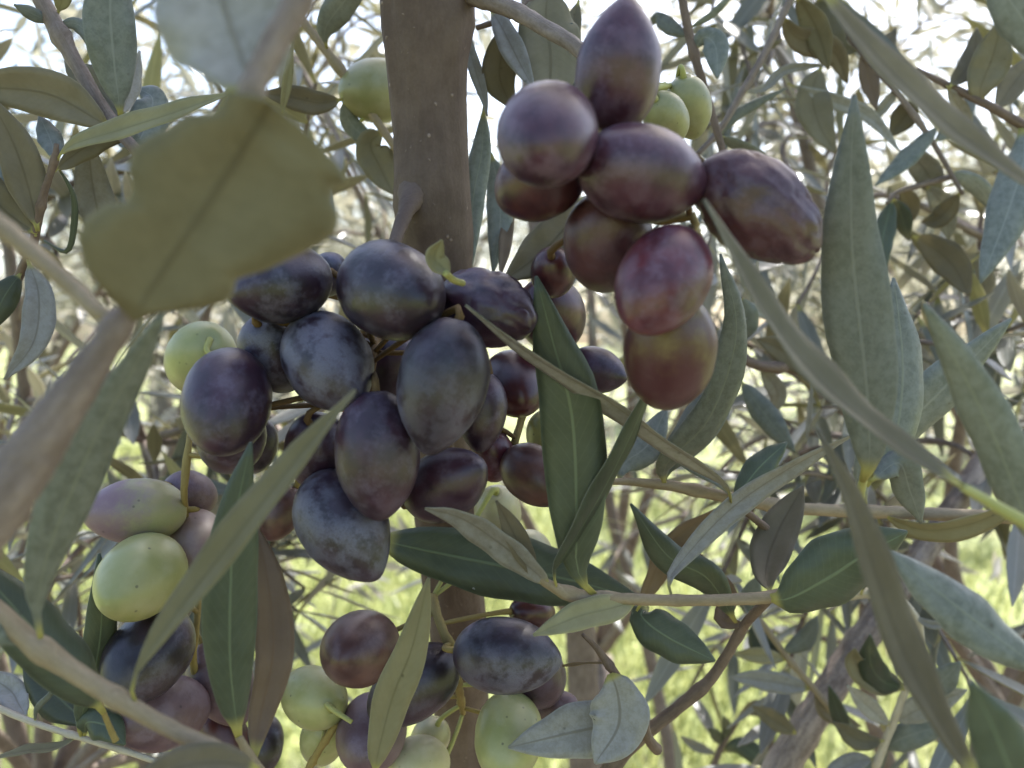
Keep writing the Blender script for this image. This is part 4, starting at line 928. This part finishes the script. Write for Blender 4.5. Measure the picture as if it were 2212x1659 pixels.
def cheap(name, c1, c2, trans, tcol, rough):
    t = NT(name); oi = t.n('ShaderNodeObjectInfo'); r = oi.outputs['Random']
    uv = t.n('ShaderNodeUVMap'); uv.uv_map = 'UVMap'; sep = t.n('ShaderNodeSeparateXYZ'); t.link(uv.outputs[0], sep.inputs[0])
    tc = t.n('ShaderNodeTexCoord'); nz = t.noise(tc.outputs['Object'], 160.0, 2.0)
    f = t.math('ADD', t.math('MULTIPLY', r, 0.7), t.math('MULTIPLY', nz, 0.3))
    col = t.mix(f, c1, c2)
    au = t.math('ABSOLUTE', t.math('SUBTRACT', sep.outputs[0], 0.5))
    col = t.mix(t.ramp(au, 0.02, 0.06, 0.4, 0.0), col, tuple(min(1, c * 1.7) for c in c2))
    col = t.mix(t.ramp(sep.outputs[1], 0.06, 0.12, 1.0, 0.0), col, (0.36, 0.33, 0.10))
    b = t.n('ShaderNodeBsdfPrincipled'); t.link(col, b.inputs['Base Color']); b.inputs['Roughness'].default_value = rough
    tr = t.n('ShaderNodeBsdfTranslucent'); tr.inputs['Color'].default_value = (*tcol, 1)
    mx = t.n('ShaderNodeMixShader'); mx.inputs[0].default_value = trans
    t.link(b.outputs[0], mx.inputs[1]); t.link(tr.outputs[0], mx.inputs[2]); t.link(mx.outputs[0], t.out.inputs[0])
    return t.m
CH = {'G': cheap('bush_leaf_grey_face', (0.11, 0.125, 0.11), (0.225, 0.235, 0.215), 0.30, TC, 0.32), 'D': cheap('bush_leaf_dark_face', (0.05, 0.065, 0.05), (0.11, 0.13, 0.10), 0.28, TC, 0.30),
      'B': cheap('bush_leaf_blue_face', (0.12, 0.13, 0.122), (0.235, 0.24, 0.225), 0.28, TC, 0.34), 'P': cheap('bush_leaf_pale_underside', (0.32, 0.305, 0.28), (0.48, 0.465, 0.435), 0.34, (0.66, 0.62, 0.46), 0.42),
      'U': cheap('bush_leaf_olive_underside', (0.16, 0.14, 0.08), (0.26, 0.235, 0.145), 0.38, (0.62, 0.57, 0.38), 0.5), 'Y': cheap('bush_leaf_yellow_underside', (0.24, 0.23, 0.11), (0.35, 0.33, 0.18), 0.3, (0.66, 0.62, 0.3), 0.55)}
PROTO = [leaf_proto(0.052 + 0.005 * k, 0.0098 + 0.0013 * (k % 3), 0.25, 0.06 * (k % 4), ('G', 'D', 'B', 'G', 'G', 'B', 'G')[k], ('P', 'U', 'P', 'P', 'Y', 'P', 'U')[k]) for k in range(7)]

def bush(label, base, limbs, targets, seed, leaves_per=22, mass=(), most=285):
    g = random.Random(seed)
    t = empty('olive_tree', Vector(base)); tag(t, label, 'tree', 'olive trees close behind the fruit')
    fork = Vector(base) + Vector((g.uniform(-.05, .05), g.uniform(-.05, .05), 0.75))
    tube('trunk', [Vector(base) - Vector((0, 0, .1)), Vector(base) + Vector((.03, 0, .4)), fork], [0.045, 0.035, 0.028], BM['grey'], t, n=12, seg=10)
    anchors = []
    for e in limbs:
        e = Vector(e); mid = fork.lerp(e, .5) + Vector((g.uniform(-.06, .06), g.uniform(-.06, .06), g.uniform(0, .08)))
        tube('limb', [fork, mid, e], [0.013, 0.008, 0.004], BM['grey'], t, n=12, seg=8)
        anchors += spline([fork, mid, e], 12)[0][4:]
    total = 0
    for (x, y, d) in targets:
        if total > most: break
        tip = P(x, y, d); a = min(anchors, key=lambda q: (q - tip).length + g.uniform(0, .12))
        ln = (tip - a).length
        mid = a.lerp(tip, .5) + Vector((g.uniform(-.1, .1), g.uniform(-.1, .1), g.uniform(0, .15))) * min(1, ln * 1.5)
        pts = [a, mid, tip]
        b = tube('branch', pts, [0.0030, 0.0021, 0.0010], BM[g.choice(['grey', 'brown', 'grey', 'furrow'])], t, n=14, seg=6)
        path, L = spline(pts, 60); T = frames(path)
        step = 0.020; k = 0; s = L
        phase = g.random() * 6.28
        while k < leaves_per and s > 0.04:
            idx = min(59, int(59 * s / L)); p, tt = path[idx], T[idx]
            for side in (0, 1):
                sd = tt.cross(Vector((0, 0, 1))); sd = sd.normalized() if sd.length > .05 else Vector((1, 0, 0)); u = tt.cross(sd)
                a2 = phase + side * math.pi + g.uniform(-.4, .4)
                out = sd * math.cos(a2) + u * math.sin(a2)
                dr = (tt * g.uniform(.5, 1.1) + out * g.uniform(.6, 1.1) + Vector((0, 0, g.uniform(-.25, .15)))).normalized()
                up_ = Vector((g.uniform(-.6, .6), g.uniform(-.6, .6), 1)); xx = dr.cross(up_).normalized(); zz = xx.cross(dr)
                M = Matrix((xx, dr, zz)).transposed().to_4x4(); M.translation = p
                o = bpy.data.objects.new('leaf', g.choice(PROTO)); scene.collection.objects.link(o)
                o.parent = b; o.matrix_basis = M @ Matrix.Scale(g.uniform(.7, 1.15), 4)
                if t.location.length: pass
                o.matrix_parent_inverse = Matrix.Identity(4)
                k += 1; total += 1
            phase += 1.57 + g.uniform(-.3, .3); s -= step * g.uniform(.7, 1.4)
    if mass:
        cs = []
        for (x, y, d) in mass: cs.append(P(x, y, d))
        V, F = leaf_mass(cs, [0.16 + 0.07 * c[2] for c in mass], 75, (0.04, 0.065), 0.22, seed=seed)
        for c in cs[::4]:
            a = min(anchors, key=lambda q: (q - c).length)
            tube('limb', [a, a.lerp(c, .5) + Vector((0, 0, .06)), c], [0.005, 0.0035, 0.0015], BM['grey'], t, n=8, seg=6)
        o = mesh_obj('crown', V, F, MASS, t, smooth=False); o['kind'] = 'stuff'
    return t
def spread(seed, n, x0, x1, y0, y1, d0, d1):
    g = random.Random(seed); out = []
    for i in range(n):
        best = None
        for q in range(12):
            c = (g.uniform(x0, x1), g.uniform(y0, y1)); m = min([math.hypot(c[0] - a, c[1] - b) for a, b, _ in out] or [9e9])
            if best is None or m > best[0]: best = (m, c)
        out.append((*best[1], g.uniform(d0, d1)))
    return out
bush('grey leaved olive tree close behind on the left side', (-0.55, 1.05, 0), [(-.35, .62, 1.42), (-.2, .7, 1.6), (-.55, .8, 1.6), (-.2, .62, 1.15), (-.4, .62, 1.1)],
     spread(1, 24, -60, 800, -60, 1500, .42, .70), 21, mass=spread(31, 13, -100, 850, -100, 1250, .9, 1.5))
bush('dense olive tree close behind on the right side', (0.62, 1.05, 0), [(.35, .65, 1.42), (.2, .7, 1.6), (.55, .8, 1.65), (.25, .65, 1.2), (.42, .62, 1.1)],
     spread(2, 24, 1480, 2280, -60, 1050, .46, .75), 22, mass=spread(32, 20, 1400, 2300, -100, 950, .9, 1.5))
bush('olive tree behind the trunk filling the middle distance', (0.12, 1.6, 0), [(.1, 1.1, 1.6), (-.25, 1.1, 1.65), (.4, 1.1, 1.6), (.2, 1.0, 1.15), (-.2, 1.1, 1.2)],
     spread(3, 20, 500, 1650, -60, 1350, .8, 1.2), 23, mass=spread(33, 18, 500, 1700, -100, 900, 1.3, 2.0))
bush('taller olive tree further back on the right', (1.25, 2.0, 0), [(.7, 1.3, 1.55), (1.0, 1.5, 1.8), (.45, 1.3, 1.65), (.7, 1.3, 1.15)],
     spread(4, 20, 1400, 2280, -80, 1100, .85, 1.4), 24, mass=spread(34, 23, 1300, 2400, -100, 850, 1.6, 2.6))
bush('taller olive tree further back on the left', (-1.25, 2.0, 0), [(-.7, 1.3, 1.55), (-1.0, 1.5, 1.8), (-.45, 1.3, 1.65), (-.7, 1.3, 1.15)],
     spread(5, 20, -80, 900, -80, 1300, .85, 1.4), 25, mass=spread(35, 14, -150, 900, -100, 900, 1.6, 2.6))
bush('loose olive tree whose leaves hang before the grass at lower right', (0.45, 1.0, 0), [(.25, .6, 1.28), (.42, .65, 1.2), (.32, .6, 1.05), (.5, .7, 1.35)],
     spread(6, 22, 1450, 2280, 650, 1680, .45, .75), 26, most=170)
bush('loose olive tree whose leaves hang before the grass at lower left', (-0.42, 1.0, 0), [(-.25, .6, 1.28), (-.4, .65, 1.2), (-.3, .6, 1.05), (-.15, .7, 1.3)],
     spread(7, 18, -60, 760, 650, 1500, .45, .8), 27, most=190)
